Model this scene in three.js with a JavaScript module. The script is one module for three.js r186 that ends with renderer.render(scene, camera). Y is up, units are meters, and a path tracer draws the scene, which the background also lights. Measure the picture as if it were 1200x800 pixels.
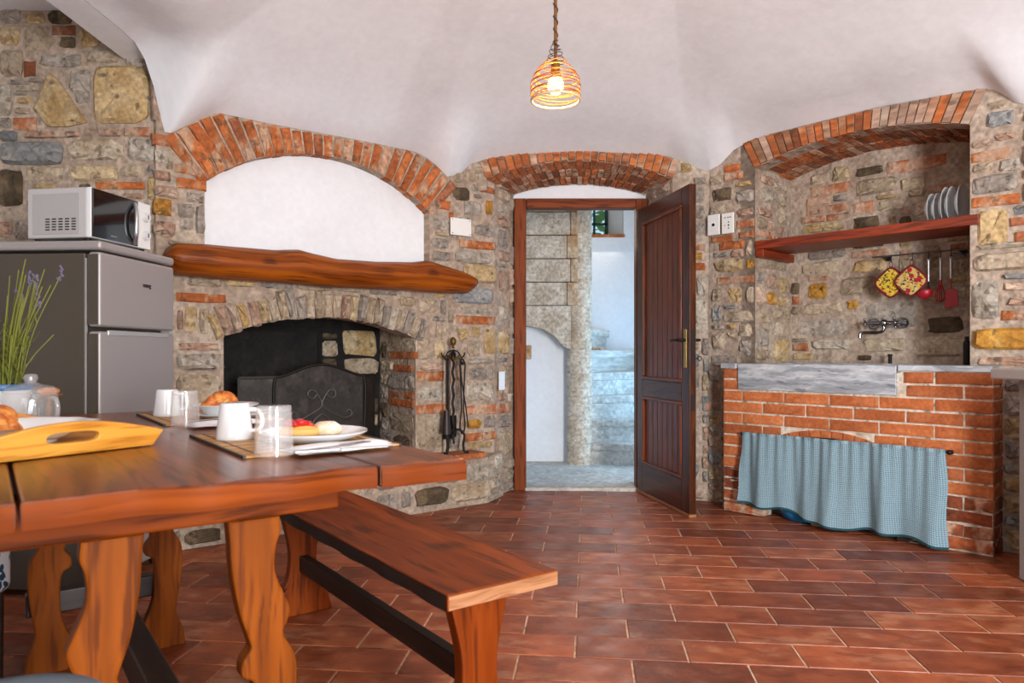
import * as THREE from 'three';
import { mergeGeometries } from 'three/addons/utils/BufferGeometryUtils.js';
import { RoundedBoxGeometry } from 'three/addons/geometries/RoundedBoxGeometry.js';
import { TextGeometry } from 'three/addons/geometries/TextGeometry.js';
import { FontLoader } from 'three/addons/loaders/FontLoader.js';
import { RectAreaLightUniformsLib } from 'three/addons/lights/RectAreaLightUniformsLib.js';

// ------------------------------------------------------------------ camera, sky, light, exposure
const EYE = 0.97, F = 840, HOR = 414;               // eye height (m), focal length and horizon of the 1200 x 800 frame
const scene = new THREE.Scene();
const camera = new THREE.PerspectiveCamera(2 * Math.atan(400 / F) * 180 / Math.PI, 1.5, 0.05, 100);
camera.position.set(0, EYE, 0);
camera.setViewOffset(1200, 800, 0, -(HOR - 400), 1200, 800);
camera.focus = 4.4; camera.userData.fStop = 5;
camera.updateProjectionMatrix();
scene.add(camera);
const renderer = new THREE.WebGLRenderer();
renderer.toneMapping = THREE.LinearToneMapping;
renderer.toneMappingExposure = 1.12;
renderer.shadowMap.enabled = true;
RectAreaLightUniformsLib.init();
scene.background = new THREE.Color(0.62, 0.78, 1.0);

// daylight entering by the openings (their frames are built with the rear wall and the stair further down)
function daylight(color, intensity, w, h, pos, look) {
  const l = new THREE.RectAreaLight(color, intensity, w, h);
  l.position.set(...pos); l.lookAt(...look); scene.add(l); return l;
}
daylight(0xf8fbff, 74, 0.75, 1.5, [1.75, 1.2, 1.52], [1.75, 1.2, -5]);        // glazed garden door behind the camera
daylight(0xf6f9ff, 4, 1.0, 1.1, [-0.9, 1.45, 1.52], [-0.9, 1.45, -5]);        // rear window
daylight(0x9ad2ff, 9, 0.8, 1.0, [1.86, 0.85, -6.0], [0.3, 0.7, -6.0]);        // stair window
daylight(0xfff6ea, 16, 0.5, 0.6, [0.86, 2.25, -7.12], [0.86, 1.6, -5.0]);      // small upper stair window

// ------------------------------------------------------------------ helpers
let seed = 20240;
const rnd = () => { seed |= 0; seed = seed + 0x6D2B79F5 | 0; let t = Math.imul(seed ^ seed >>> 15, 1 | seed); t = t + Math.imul(t ^ t >>> 7, 61 | t) ^ t; return ((t ^ t >>> 14) >>> 0) / 4294967296; };
const rr = (a, b) => a + (b - a) * rnd();
const clamp = (x, a = 0, b = 1) => Math.min(b, Math.max(a, x));
const lerp = (a, b, t) => a + (b - a) * t;
const sm = (a, b, x) => { const t = clamp((x - a) / (b - a)); return t * t * (3 - 2 * t); };
const P = (x, d, y) => new THREE.Vector3(x, y, -d);                              // plan position (x, depth) and height
const floorAt = (u, v) => { const d = F * EYE / (v - HOR); return [(u - 600) / F * d, d]; };
const atDepth = (u, v, d) => P((u - 600) / F * d, d, EYE + (HOR - v) / F * d);
const taken = {};
function numbered(n) { if (!(n in taken)) { taken[n] = 0; return n; } return n + '_' + String(++taken[n]).padStart(3, '0'); }
function addMesh(name, geo, mat, parent) {
  const m = new THREE.Mesh(geo, mat); m.castShadow = m.receiveShadow = true;
  if (parent) { m.name = name; parent.add(m); } else { m.name = numbered(name); scene.add(m); }
  return m;
}
function thing(name, label, category, pos = [0, 0, 0], turn = 0, group) {
  const o = new THREE.Group(); o.name = numbered(name); scene.add(o);
  o.position.set(...(pos.isVector3 ? pos.toArray() : pos)); o.rotation.y = turn;
  o.userData = { label, category }; if (group) o.userData.group = group; return o;
}
function tag(o, label, category, group) { o.userData.label = label; o.userData.category = category; if (group) o.userData.group = group; return o; }
function struct(name, label, category) { const o = new THREE.Group(); o.name = name; scene.add(o); o.userData = { kind: 'structure', label, category }; return o; }
function frame(o, x, d, y, tx, td) { o.position.set(x, y, -d); o.rotation.y = Math.atan2(td, tx); return o; }   // local x along (tx, td), z towards the room

// uv in metres, by the way each face points; grain 'x' | 'y' | 'z' is the direction the texture's u runs along
function uvBox(g, size = 1, grain = 'x', off = 0) {
  if (g.index) g = g.toNonIndexed();
  const p = g.attributes.position, n = p.count, uv = new Float32Array(n * 2);
  const a = new THREE.Vector3(), b = new THREE.Vector3(), c = new THREE.Vector3(), e = new THREE.Vector3(), f = new THREE.Vector3();
  const ox = off ? rnd() * 3 : 0, oy = off ? rnd() * 3 : 0;
  for (let i = 0; i < n; i += 3) {
    a.fromBufferAttribute(p, i); b.fromBufferAttribute(p, i + 1); c.fromBufferAttribute(p, i + 2);
    e.subVectors(b, a); f.subVectors(c, a); e.cross(f);
    const ax = Math.abs(e.x), ay = Math.abs(e.y), az = Math.abs(e.z);
    const m = ax > ay && ax > az ? 0 : ay > az ? 1 : 2;
    [a, b, c].forEach((v, k) => {
      let s, t;
      if (grain === 'x') { s = m === 0 ? v.z * 0.25 : v.x; t = m === 0 ? v.y : m === 1 ? v.z : v.y; }
      else if (grain === 'y') { s = m === 1 ? v.z * 0.25 : v.y; t = m === 0 ? v.z : m === 1 ? v.x : v.x; }
      else { s = m === 2 ? v.x * 0.25 : v.z; t = m === 0 ? v.y : m === 1 ? v.x : v.y; }
      uv[(i + k) * 2] = s / size + ox; uv[(i + k) * 2 + 1] = t / size + oy;
    });
  }
  g.setAttribute('uv', new THREE.BufferAttribute(uv, 2));
  return g;
}
function flat(g) { if (g.index) g = g.toNonIndexed(); g.computeVertexNormals(); return g; }
function bx(w, h, dp, x = 0, y = 0, z = 0, r = 0) {
  const g = r ? new RoundedBoxGeometry(w, h, dp, 2, Math.min(r, w / 2.01, h / 2.01, dp / 2.01)) : new THREE.BoxGeometry(w, h, dp);
  g.translate(x, y, z); return g;
}
function cyl(r0, r1, h, seg = 20, x = 0, y = 0, z = 0) { const g = new THREE.CylinderGeometry(r1, r0, h, seg); g.translate(x, y, z); return g; }
function lathe(pts, seg = 40) { return new THREE.LatheGeometry(pts.map(([x, y]) => new THREE.Vector2(x, y)), seg); }
function tube(pts, r, seg = 24, rad = 8, closed = false) { return new THREE.TubeGeometry(new THREE.CatmullRomCurve3(pts.map((p) => p.isVector3 ? p : new THREE.Vector3(...p)), closed), seg, r, rad, closed); }
function norm(g) { g = g.index ? g.toNonIndexed() : g; const o = new THREE.BufferGeometry(); for (const k of ['position', 'normal', 'uv']) { if (g.attributes[k]) o.setAttribute(k, g.attributes[k]); } if (!o.attributes.normal) o.computeVertexNormals(); if (!o.attributes.uv) o.setAttribute('uv', new THREE.BufferAttribute(new Float32Array(o.attributes.position.count * 2), 2)); return o; }
const merge = (...gs) => mergeGeometries(gs.flat().map(norm));
function hexa(b, t) {                                          // eight corners: b bottom ring of four, t top ring of four
  const v = [...b, ...t], q = [[0, 3, 2, 1], [4, 5, 6, 7], [0, 1, 5, 4], [1, 2, 6, 5], [2, 3, 7, 6], [3, 0, 4, 7]], pos = [];
  for (const f of q) for (const k of [0, 1, 2, 0, 2, 3]) pos.push(...v[f[k]]);
  const g = new THREE.BufferGeometry(); g.setAttribute('position', new THREE.Float32BufferAttribute(pos, 3)); g.computeVertexNormals(); return g;
}
function grid(nu, nv, fn, closedU = false) {                   // smooth surface from fn(u, v), u and v in 0..1
  const pos = [], uv = [], ix = [];
  for (let j = 0; j <= nv; j++) for (let i = 0; i <= nu; i++) { const p = fn(i / nu, j / nv); pos.push(p[0], p[1], p[2]); uv.push(p[3] ?? i / nu, p[4] ?? j / nv); }
  for (let j = 0; j < nv; j++) for (let i = 0; i < nu; i++) { const a = j * (nu + 1) + i, b = a + 1, c = a + nu + 1, e = c + 1; ix.push(a, b, e, a, e, c); }
  const g = new THREE.BufferGeometry(); g.setAttribute('position', new THREE.Float32BufferAttribute(pos, 3)); g.setAttribute('uv', new THREE.Float32BufferAttribute(uv, 2)); g.setIndex(ix); g.computeVertexNormals(); return g;
}
function extr(pts, depth, bevel = 0, holes = []) {
  const s = new THREE.Shape(pts.map(([x, y]) => new THREE.Vector2(x, y)));
  for (const h of holes) s.holes.push(new THREE.Path(h.map(([x, y]) => new THREE.Vector2(x, y))));
  return new THREE.ExtrudeGeometry(s, { depth: depth - 2 * bevel, bevelEnabled: bevel > 0, bevelThickness: bevel, bevelSize: bevel, bevelOffset: -bevel, bevelSegments: 2, curveSegments: 8 }).translate(0, 0, bevel);
}
// tileable noise
function lattice(n, s) { let x = s | 0; const a = new Float32Array(n * n); for (let i = 0; i < n * n; i++) { x = Math.imul(x ^ (x >>> 15), 0x2c1b3c6d) + 0x9e3779b9 | 0; x ^= x >>> 13; a[i] = ((x >>> 0) % 65536) / 65536; } return a; }
const lats = {};
function vnoise(x, y, nx, ny, s) {
  const key = nx + '_' + ny + '_' + s; const L = lats[key] ??= lattice(Math.max(nx, ny), s * 7919 + nx * 131 + ny), N = Math.max(nx, ny);
  const fx = x * nx, fy = y * ny, ix = Math.floor(fx), iy = Math.floor(fy), tx = fx - ix, ty = fy - iy;
  const sx = tx * tx * (3 - 2 * tx), sy = ty * ty * (3 - 2 * ty), w = (i, j) => L[((j % ny + ny) % ny) * N + ((i % nx + nx) % nx)];
  return lerp(lerp(w(ix, iy), w(ix + 1, iy), sx), lerp(w(ix, iy + 1), w(ix + 1, iy + 1), sx), sy);
}
function fbm(x, y, nx, ny, oct, s) { let v = 0, a = 0.5, t = 0; for (let o = 0; o < oct; o++) { v += a * vnoise(x, y, nx << o, ny << o, s + o); t += a; a *= 0.55; } return v / t; }
const hex = (c) => { const k = new THREE.Color(c); return [k.r, k.g, k.b].map((v) => v <= 0.0031308 ? v * 12.92 : 1.055 * Math.pow(v, 1 / 2.4) - 0.055); };
const mix3 = (a, b, t) => [lerp(a[0], b[0], t), lerp(a[1], b[1], t), lerp(a[2], b[2], t)];
function tex(n, fn, srgb = true, nh = n) {
  const data = new Uint8Array(n * nh * 4);
  for (let j = 0; j < nh; j++) for (let i = 0; i < n; i++) { const c = fn(i / n, j / nh), k = (j * n + i) * 4; data[k] = clamp(c[0]) * 255; data[k + 1] = clamp(c[1]) * 255; data[k + 2] = clamp(c[2]) * 255; data[k + 3] = 255; }
  const t = new THREE.DataTexture(data, n, nh); t.wrapS = t.wrapT = THREE.RepeatWrapping; t.magFilter = THREE.LinearFilter; t.minFilter = THREE.LinearMipmapLinearFilter; t.generateMipmaps = true;
  if (srgb) t.colorSpace = THREE.SRGBColorSpace; t.needsUpdate = true; return t;
}
function canvasTex(w, h, draw) {
  const c = document.createElement('canvas'); c.width = w; c.height = h; draw(c.getContext('2d'), w, h);
  const t = new THREE.CanvasTexture(c); t.colorSpace = THREE.SRGBColorSpace; t.wrapS = t.wrapT = THREE.RepeatWrapping; return t;
}
const std = (o) => new THREE.MeshStandardMaterial({ side: THREE.DoubleSide, ...o });
const phys = (o) => new THREE.MeshPhysicalMaterial({ side: THREE.DoubleSide, ...o });

// ------------------------------------------------------------------ materials
const rockBump = tex(256, (x, y) => { const v = 0.6 * fbm(x, y, 6, 6, 5, 3) + 0.4 * Math.abs(2 * fbm(x, y, 12, 9, 4, 9) - 1); return [v, v, v]; }, false);
const fineBump = tex(256, (x, y) => { const v = fbm(x, y, 24, 24, 3, 13); return [v, v, v]; }, false);
const plasterBump = tex(256, (x, y) => { const v = 0.7 * fbm(x, y, 4, 4, 4, 23) + 0.3 * fbm(x, y, 20, 12, 2, 27); return [v, v, v]; }, false);
function rock(c1, c2, c3, amt, s, spots) {                       // base c1 to c2, stains of c3, dark pits
  const a = hex(c1), b = hex(c2), c = hex(c3), k = hex(spots ?? '#4a3d30');
  const t = tex(192, (x, y) => {
    let o = mix3(a, b, sm(0.3, 0.7, fbm(x, y, 4, 4, 4, s)));
    o = mix3(o, c, amt * sm(0.5, 0.68, fbm(x, y, 5, 3, 4, s + 40)));
    o = mix3(o, k, 0.45 * sm(0.64, 0.8, fbm(x, y, 14, 12, 3, s + 70)));
    const g = 0.82 + 0.36 * fbm(x, y, 30, 30, 2, s + 90);
    return o.map((v) => v * g);
  });
  return t;
}
const ROCK = {
  g: ['#b0a395', '#bdb0a2', '#9f9386', 0.7], b: ['#c4b096', '#b09a7c', '#d4c6b0', 0.6], y: ['#d2b688', '#bd9c68', '#dfcaa6', 0.6],
  Y: ['#d39a3c', '#c08433', '#e0b972', 0.6], O: ['#d27a42', '#c06a36', '#d3ae90', 0.9], o: ['#c67b52', '#b2663f', '#d3b196', 0.9],
  p: ['#c9a68e', '#b8927a', '#d4bca4', 0.8], d: ['#6e5b47', '#52442f', '#8a7558', 0.7], w: ['#d2c8b8', '#bfb3a0', '#a99a86', 0.5],
  s: ['#a3a3a0', '#8f9190', '#b5b0a6', 0.8], r: ['#a8623a', '#90502f', '#b88f70', 0.8],
};
const rockMats = {};
Object.entries(ROCK).forEach(([k, [a, b, c, m]], i) => {
  const map = rock(a, b, c, m, 200 + i * 11);
  rockMats[k] = [0.8, 0.71, 0.63].map((v) => std({ map, color: new THREE.Color(v, v, v), roughness: 0.93, bumpMap: rockBump, bumpScale: 0.012 }));
});
const pickRock = (k) => rockMats[k][Math.floor(rnd() * 3)];
const M = {};
M.mortar = std({ color: '#e2dcd6', map: rock('#c2b2a2', '#b3a190', '#ccbfb0', 0.7, 401, '#8f7f6f'), roughness: 0.96, bumpMap: rockBump, bumpScale: 0.02 });
M.mortarPale = std({ map: rock('#cfc1ad', '#bfae98', '#ddd2c2', 0.6, 431), roughness: 0.95, bumpMap: fineBump, bumpScale: 0.004 });
M.soot = std({ map: rock('#1c1916', '#121010', '#2c2721', 0.6, 471, '#0a0908'), roughness: 0.95, bumpMap: rockBump, bumpScale: 0.02 });
M.plaster = std({ map: tex(256, (x, y) => { const v = 0.92 + 0.05 * (fbm(x, y, 3, 3, 4, 31) - 0.5) + 0.03 * (fbm(x, y, 40, 40, 2, 35) - 0.5); return [v * 0.985, v * 0.99, v]; }), roughness: 0.92, bumpMap: plasterBump, bumpScale: 0.006 });
const cleanBrick = tex(256, (x, y) => { let o = mix3(hex('#d07c48'), hex('#bd6a38'), sm(0.3, 0.7, fbm(x, y, 4, 6, 4, 51))); o = mix3(o, hex('#d98a5a'), 0.6 * sm(0.55, 0.75, fbm(x, y, 6, 5, 4, 57))); const g = 0.86 + 0.28 * fbm(x, y, 40, 40, 2, 61); return o.map((v) => v * g); });
M.brick = ['#f0ebe6', '#e2d8d2', '#d2c6be'].map((c) => std({ map: cleanBrick, color: c, roughness: 0.9, bumpMap: fineBump, bumpScale: 0.002 }));
const wornBrick = rock('#a3552f', '#7d4026', '#cfa184', 0.9, 511);
M.brickWorn = ['#ffffff', '#d8ccc4'].map((c) => std({ map: wornBrick, color: c, roughness: 0.95, bumpMap: rockBump, bumpScale: 0.01 }));
function wood(c1, c2, c3, s, knots = 0.5, n = 512) {
  const a = hex(c1), b = hex(c2), c = hex(c3);
  return tex(n, (x, y) => {
    const warp = 0.06 * fbm(x, y, 2, 4, 3, s) + 0.02 * fbm(x, y, 5, 9, 2, s + 3);
    const g1 = fbm(x, y + warp, 2, 26, 3, s + 5), g2 = fbm(x, y + warp, 6, 110, 2, s + 9);
    let o = mix3(a, b, sm(0.3, 0.72, g1));
    o = mix3(o, c, 0.75 * sm(0.54, 0.8, g2) + knots * sm(0.7, 0.82, fbm(x, y, 3, 5, 3, s + 15)));
    return o;
  }, true, n / 2);
}
const grainBump = tex(256, (x, y) => { const v = fbm(x, y, 4, 90, 3, 77); return [v, v, v]; }, false);
M.table = phys({ specularIntensity: 0.25, map: wood('#8a400c', '#6c2f07', '#421a05', 601), roughness: 0.62, clearcoat: 0.0, bumpMap: grainBump, bumpScale: 0.0006 });
M.tableTop = phys({ map: wood('#7c3c14', '#5f2a09', '#3c1808', 621), roughness: 0.3, specularIntensity: 0.5, clearcoat: 0.15, clearcoatRoughness: 0.14, bumpMap: grainBump, bumpScale: 0.0005 });
M.tableLeg = phys({ specularIntensity: 0.25, map: wood('#8e480a', '#733706', '#522405', 641, 0.3), roughness: 0.55 });
M.bench = phys({ specularIntensity: 0.25, map: wood('#8c3e0e', '#722e06', '#451c06', 661, 0.7), roughness: 0.42, clearcoat: 0.1, clearcoatRoughness: 0.3, bumpMap: grainBump, bumpScale: 0.0008 });
M.endGrain = std({ map: wood('#a87650', '#946038', '#7c4a26', 671), roughness: 0.7 });
M.log = phys({ specularIntensity: 0.25, map: wood('#a05312', '#7c3a09', '#4d2208', 681, 0.8), roughness: 0.4, clearcoat: 0.2, clearcoatRoughness: 0.35, bumpMap: rockBump, bumpScale: 0.006 });
M.doorWood = phys({ specularIntensity: 0.25, map: wood('#7c3c18', '#663011', '#42200c', 701, 0.1), roughness: 0.34, clearcoat: 0.3, clearcoatRoughness: 0.25 });
M.doorDark = phys({ specularIntensity: 0.25, map: wood('#5a2e15', '#4a2410', '#30160a', 711, 0.1), roughness: 0.32, clearcoat: 0.3, clearcoatRoughness: 0.25 });
M.frameWood = phys({ specularIntensity: 0.25, map: wood('#84411c', '#703413', '#4a220e', 721, 0.1), roughness: 0.5 });
M.shelf = std({ map: wood('#8c3516', '#742709', '#4d180a', 731, 0.4), roughness: 0.45 });
M.tray = std({ map: wood('#d89a3c', '#c8852a', '#a8661a', 741, 0.1), roughness: 0.45 });
M.darkWood = std({ map: wood('#33231a', '#251812', '#17100c', 751, 0.2), roughness: 0.5 });
const tileMap = tex(512, (x, y) => {
  let o = mix3(hex('#aa5c36'), hex('#8a4526'), sm(0.3, 0.7, fbm(x, y, 4, 4, 5, 81)));
  o = mix3(o, hex('#b86a40'), 0.5 * sm(0.5, 0.75, fbm(x, y, 6, 9, 4, 85)));
  o = mix3(o, hex('#c49c80'), 0.45 * sm(0.56, 0.8, fbm(x, y, 5, 8, 5, 89)));
  o = mix3(o, hex('#5f2c1c'), 0.35 * sm(0.6, 0.8, fbm(x, y, 7, 20, 4, 93)));
  return o;
});
const tileRough = tex(256, (x, y) => { const v = 0.3 + 0.36 * fbm(x, y, 6, 6, 4, 95); return [v, v, v]; }, false);
M.tiles = ['#f4efec', '#e6dcd8', '#d2c4c0', '#f6e8e0', '#b8a8a2', '#ded2ce'].map((c) => std({ map: tileMap, color: c, roughness: 1, roughnessMap: tileRough, bumpMap: fineBump, bumpScale: 0.0012 }));
M.grout = std({ map: rock('#d8bca0', '#c8a88c', '#e0c8b0', 0.5, 531), roughness: 0.95 });
M.marble = phys({ map: tex(512, (x, y) => { const w = fbm(x, y, 3, 3, 5, 101), v = fbm(x, y + 0.12 * w, 4, 26, 5, 105); let o = mix3(hex('#b9bdc0'), hex('#8f9499'), sm(0.35, 0.65, v)); o = mix3(o, hex('#5c6268'), 0.6 * sm(0.6, 0.75, fbm(x, y + 0.15 * w, 5, 40, 4, 109))); return mix3(o, hex('#d9dadb'), 0.6 * sm(0.6, 0.75, fbm(x, y + 0.2 * w, 6, 34, 4, 113))); }), roughness: 0.4 });
M.landing = std({ map: rock('#c2bdb4', '#b5afa6', '#cbc7be', 0.4, 541, '#b0a99f'), roughness: 0.7, bumpMap: fineBump, bumpScale: 0.004 });
M.ashlar = std({ map: rock('#c2b29f', '#b09f8a', '#c9beae', 0.6, 551, '#93836f'), roughness: 0.95, bumpMap: rockBump, bumpScale: 0.02 });
M.ashlarRust = std({ map: rock('#b59a7c', '#a5805a', '#bfae98', 0.6, 561, '#7a5a3c'), roughness: 0.95, bumpMap: rockBump, bumpScale: 0.01 });
M.white = phys({ color: '#e9eaea', roughness: 0.18, clearcoat: 0.5, clearcoatRoughness: 0.1 });
M.whitePlastic = std({ color: '#e8e6e0', roughness: 0.4 });
M.shell = std({ color: '#8a7a68', roughness: 0.95 });
M.iron = std({ color: '#231f1c', roughness: 0.55, metalness: 0.6 });
M.ironDull = std({ map: rock('#2e2a27', '#24201d', '#4a433d', 0.6, 571, '#14110f'), roughness: 0.6, metalness: 0.4 });
M.wire = std({ color: '#6b655f', roughness: 0.4, metalness: 0.8 });
M.bronze = std({ color: '#6b5426', roughness: 0.45, metalness: 0.7 });
M.brass = std({ color: '#b08a44', roughness: 0.3, metalness: 0.9 });
M.chrome = std({ color: '#8d8f92', roughness: 0.18, metalness: 1 });
M.steel = std({ color: '#c2c4c6', roughness: 0.28, metalness: 0.95 });
M.glass = phys({ color: '#ffffff', roughness: 0.03, transmission: 0.9, thickness: 0, ior: 1.5 });
M.pane = phys({ color: '#dff1ee', roughness: 0.02, transmission: 1, thickness: 0 });
M.red = std({ color: '#9c1020', roughness: 0.4 });

// ------------------------------------------------------------------ plan of the room: wall planes as start (x, depth), direction
const PF = { x: -1.76, d: 3.63, tx: 0.796, td: 0.605 };        // fireplace wall
const PS = { x: 1.431, d: 4.56, tx: 0.685, td: -0.729 };       // sink wall
const PE = { x: -2.7, d: 3.64, tx: 1, td: 0 };                 // jamb of the fridge alcove
const nrm = (p) => [p.td, -p.tx];
const on = (p, s, z = 0) => [p.x + p.tx * s + p.td * z, p.d + p.td * s - p.tx * z];
function solveS(p, u, z = 0) { const k = (u - 600) / F, x0 = p.x + p.td * z, d0 = p.d - p.tx * z; return (k * d0 - x0) / (p.tx - k * p.td); }
function pixelOn(p, u, v, z = 0) { const s = solveS(p, u, z), d = on(p, s, z)[1]; return [s, EYE + (HOR - v) / F * d, d]; }
const prof = (pts) => (s) => { if (s <= pts[0][0]) return pts[0][1]; for (let i = 1; i < pts.length; i++) if (s <= pts[i][0]) { const [a, b] = [pts[i - 1], pts[i]], t = (s - a[0]) / (b[0] - a[0]); return lerp(a[1], b[1], t); } return pts[pts.length - 1][1]; };
const topF = prof([[0, 2.09], [0.03, 2.09], [0.1, 2.14], [0.18, 2.2], [0.2575, 2.24], [0.55, 2.235], [1.117, 2.24], [1.45, 2.235], [1.53, 2.21], [1.6, 2.175], [1.681, 2.115], [1.76, 2.14], [1.87, 2.235], [2.06, 2.26]]);
const topS = prof([[-0.25, 2.17], [-0.2, 2.168], [-0.12, 2.19], [-0.06, 2.235], [-0.016, 2.27], [0.1, 2.3], [0.2036, 2.314], [0.836, 2.324], [1.289, 2.297], [1.38, 2.28], [1.43, 2.24], [1.485, 2.18], [1.55, 2.165], [1.65, 2.185], [1.85, 2.22], [2.2, 2.25]]);
const arcY = (a) => (s) => { const q = s - a.s; return a.y + Math.sqrt(Math.max(0, a.R * a.R - q * q)); };
const mkArc = (s0, s1, spring, crown) => { const c = (s1 - s0) / 2, r = crown - spring, R = (c * c + r * r) / (2 * r); return { s: (s0 + s1) / 2, y: crown - R, R, s0, s1, spring, half: Math.asin(c / R) }; };
const arcPanel = mkArc(0.193, 1.549, 1.87, 2.115), arcFire = mkArc(0.288, 1.449, 1.065, 1.18), arcSink = mkArc(0.125, 1.289, 2.125, 2.215);
const arcPts = (a, n = 24) => Array.from({ length: n + 1 }, (_, i) => { const s = lerp(a.s0, a.s1, i / n); return [s, arcY(a)(s)]; });

// rounded, uneven block: outline in local (x, y), standing proud by z
function blockGeo(poly, proud, rough, back = -0.03) {
  const n = poly.length; let cx = 0, cy = 0; for (const [x, y] of poly) { cx += x / n; cy += y / n; }
  const w = Math.max(...poly.map((q) => q[0])) - Math.min(...poly.map((q) => q[0])), h = Math.max(...poly.map((q) => q[1])) - Math.min(...poly.map((q) => q[1]));
  const ins = Math.min(0.022, 0.22 * Math.min(w, h)), ring = (sc, z, j) => poly.map(([x, y]) => { const dx = x - cx, dy = y - cy, L = Math.hypot(dx, dy) || 1; return [cx + dx * (1 - sc / L), cy + dy * (1 - sc / L), z + (rnd() - 0.5) * j]; });
  const r0 = ring(0, back, 0), r1 = ring(0, proud * 0.35, rough * 0.4), r2 = ring(ins, proud, rough), pos = [];
  const tri = (a, b, c) => pos.push(...a, ...b, ...c);
  for (let i = 0; i < n; i++) { const k = (i + 1) % n; tri(r0[i], r0[k], r1[k]); tri(r0[i], r1[k], r1[i]); tri(r1[i], r1[k], r2[k]); tri(r1[i], r2[k], r2[i]); }
  const c = [cx + (rnd() - 0.5) * w * 0.3, cy + (rnd() - 0.5) * h * 0.3, proud + (rnd() - 0.3) * rough];
  for (let i = 0; i < n; i++) tri(r2[i], r2[(i + 1) % n], c);
  const g = new THREE.BufferGeometry(); g.setAttribute('position', new THREE.Float32BufferAttribute(pos, 3));
  g.computeVertexNormals(); return uvBox(g, 0.45, 'x', 1);
}
function blob(w, h, irregular, n = 12) {                        // outline of a squared-off stone
  const pts = [];
  for (let i = 0; i < n; i++) {
    const a = (i + 0.5) / n * Math.PI * 2 + rr(-0.12, 0.12), e = rr(0.25, 0.55), c = Math.cos(a), s = Math.sin(a);
    const k = 1 - irregular * rnd();
    pts.push([w / 2 * Math.sign(c) * Math.pow(Math.abs(c), e) * k, h / 2 * Math.sign(s) * Math.pow(Math.abs(s), e) * (1 - irregular * rnd())]);
  }
  return pts;
}
function brickPoly(w, h, j = 0.003) { return [[-w / 2, -h / 2], [0, -h / 2], [w / 2, -h / 2], [w / 2, h / 2], [0, h / 2], [-w / 2, h / 2]].map(([x, y]) => [x + rr(-j, j), y + rr(-j, j)]); }
const isBrick = (k) => k === 'O' || k === 'o' || k === 'r';
function putBlock(parent, plane, s, y, w, h, kind, z = 0, o = {}) {
  const brick = isBrick(kind), poly = o.poly ?? (brick ? brickPoly(w, h, 0.004) : blob(w, h, o.irr ?? 0.2));
  const g = blockGeo(poly, o.proud ?? (brick ? rr(0.005, 0.014) : rr(0.006, 0.022)), o.rough ?? (brick ? 0.005 : 0.02));
  const m = addMesh(brick ? 'brick' : 'stone', g, pickRock(kind), parent);
  const q = on(plane, s, z); frame(m, q[0], q[1], y, plane.tx, plane.td); if (o.turn) m.rotation.z = o.turn;
  return m;
}
// stones read off the photograph as [u0, u1, v, height in pixels, kind], then the gaps filled course by course
function masonry(parent, plane, list, area, mixKinds, o = {}) {
  const c = 0.012, [s0, s1, y0, y1] = area, nx = Math.ceil((s1 - s0) / c), ny = Math.ceil((y1 - y0) / c), used = new Uint8Array(nx * ny), z = o.z ?? 0;
  const ok = o.allowed ?? (() => true);
  for (let j = 0; j < ny; j++) for (let i = 0; i < nx; i++) if (!ok(s0 + (i + 0.5) * c, y0 + (j + 0.5) * c)) used[j * nx + i] = 1;
  const mark = (sa, sb, ya, yb) => { for (let j = Math.max(0, Math.floor((ya - y0) / c)); j < Math.min(ny, Math.ceil((yb - y0) / c)); j++) for (let i = Math.max(0, Math.floor((sa - s0) / c)); i < Math.min(nx, Math.ceil((sb - s0) / c)); i++) used[j * nx + i] = 1; };
  for (const [u0, u1, v, hp, k, opt] of list) {
    const a = solveS(plane, u0, z), b = solveS(plane, u1, z), [sc, yc, d] = pixelOn(plane, (u0 + u1) / 2, v, z), w = b - a, h = hp * d / F;
    const extra = { ...(opt ?? {}) };
    if (extra.px) { extra.poly = extra.px.map(([u, vv]) => { const q = pixelOn(plane, u, vv, z); return [q[0] - (a + b) / 2, q[1] - yc]; }); }
    putBlock(parent, plane, (a + b) / 2, yc, w, h, k, z, extra); mark(a, b, yc - h / 2, yc + h / 2);
  }
  for (let j = 0; j < ny; j++) for (let i = 0; i < nx; i++) {
    if (used[j * nx + i]) continue;
    const kind = mixKinds[Math.floor(rnd() * mixKinds.length)], br = isBrick(kind);
    const tw = br ? rr(0.14, 0.27) : rr(o.w?.[0] ?? 0.09, o.w?.[1] ?? 0.27), th = br ? rr(0.045, 0.06) : rr(o.h?.[0] ?? 0.05, o.h?.[1] ?? 0.13);
    let w = 0; while (w * c < tw && i + w < nx && !used[j * nx + i + w]) w++;
    let h = 0; grow: while (h * c < th && j + h < ny) { for (let k = 0; k < w; k++) if (used[(j + h) * nx + i + k]) break grow; h++; }
    for (let jj = 0; jj < h; jj++) for (let k = 0; k < w; k++) used[(j + jj) * nx + i + k] = 1;
    const W = w * c - rr(0.008, 0.02), H = h * c - rr(0.006, 0.016);
    if (W < 0.04 || H < 0.026) continue;
    if (rnd() < (o.skip ?? 0.06) + 0.06) continue;
    putBlock(parent, plane, s0 + (i + w / 2) * c, y0 + (j + h / 2) * c, W, H, kind, z);
  }
}
function mortarSheet(parent, plane, pts, holes, mat, depth = 0.12, z = 0) {
  const g = uvBox(extr(pts, depth, 0, holes), 0.6); g.translate(0, 0, -depth);
  const m = addMesh('mortar', g, mat, parent); const q = on(plane, 0, z); frame(m, q[0], q[1], 0, plane.tx, plane.td); return m;
}

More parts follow.
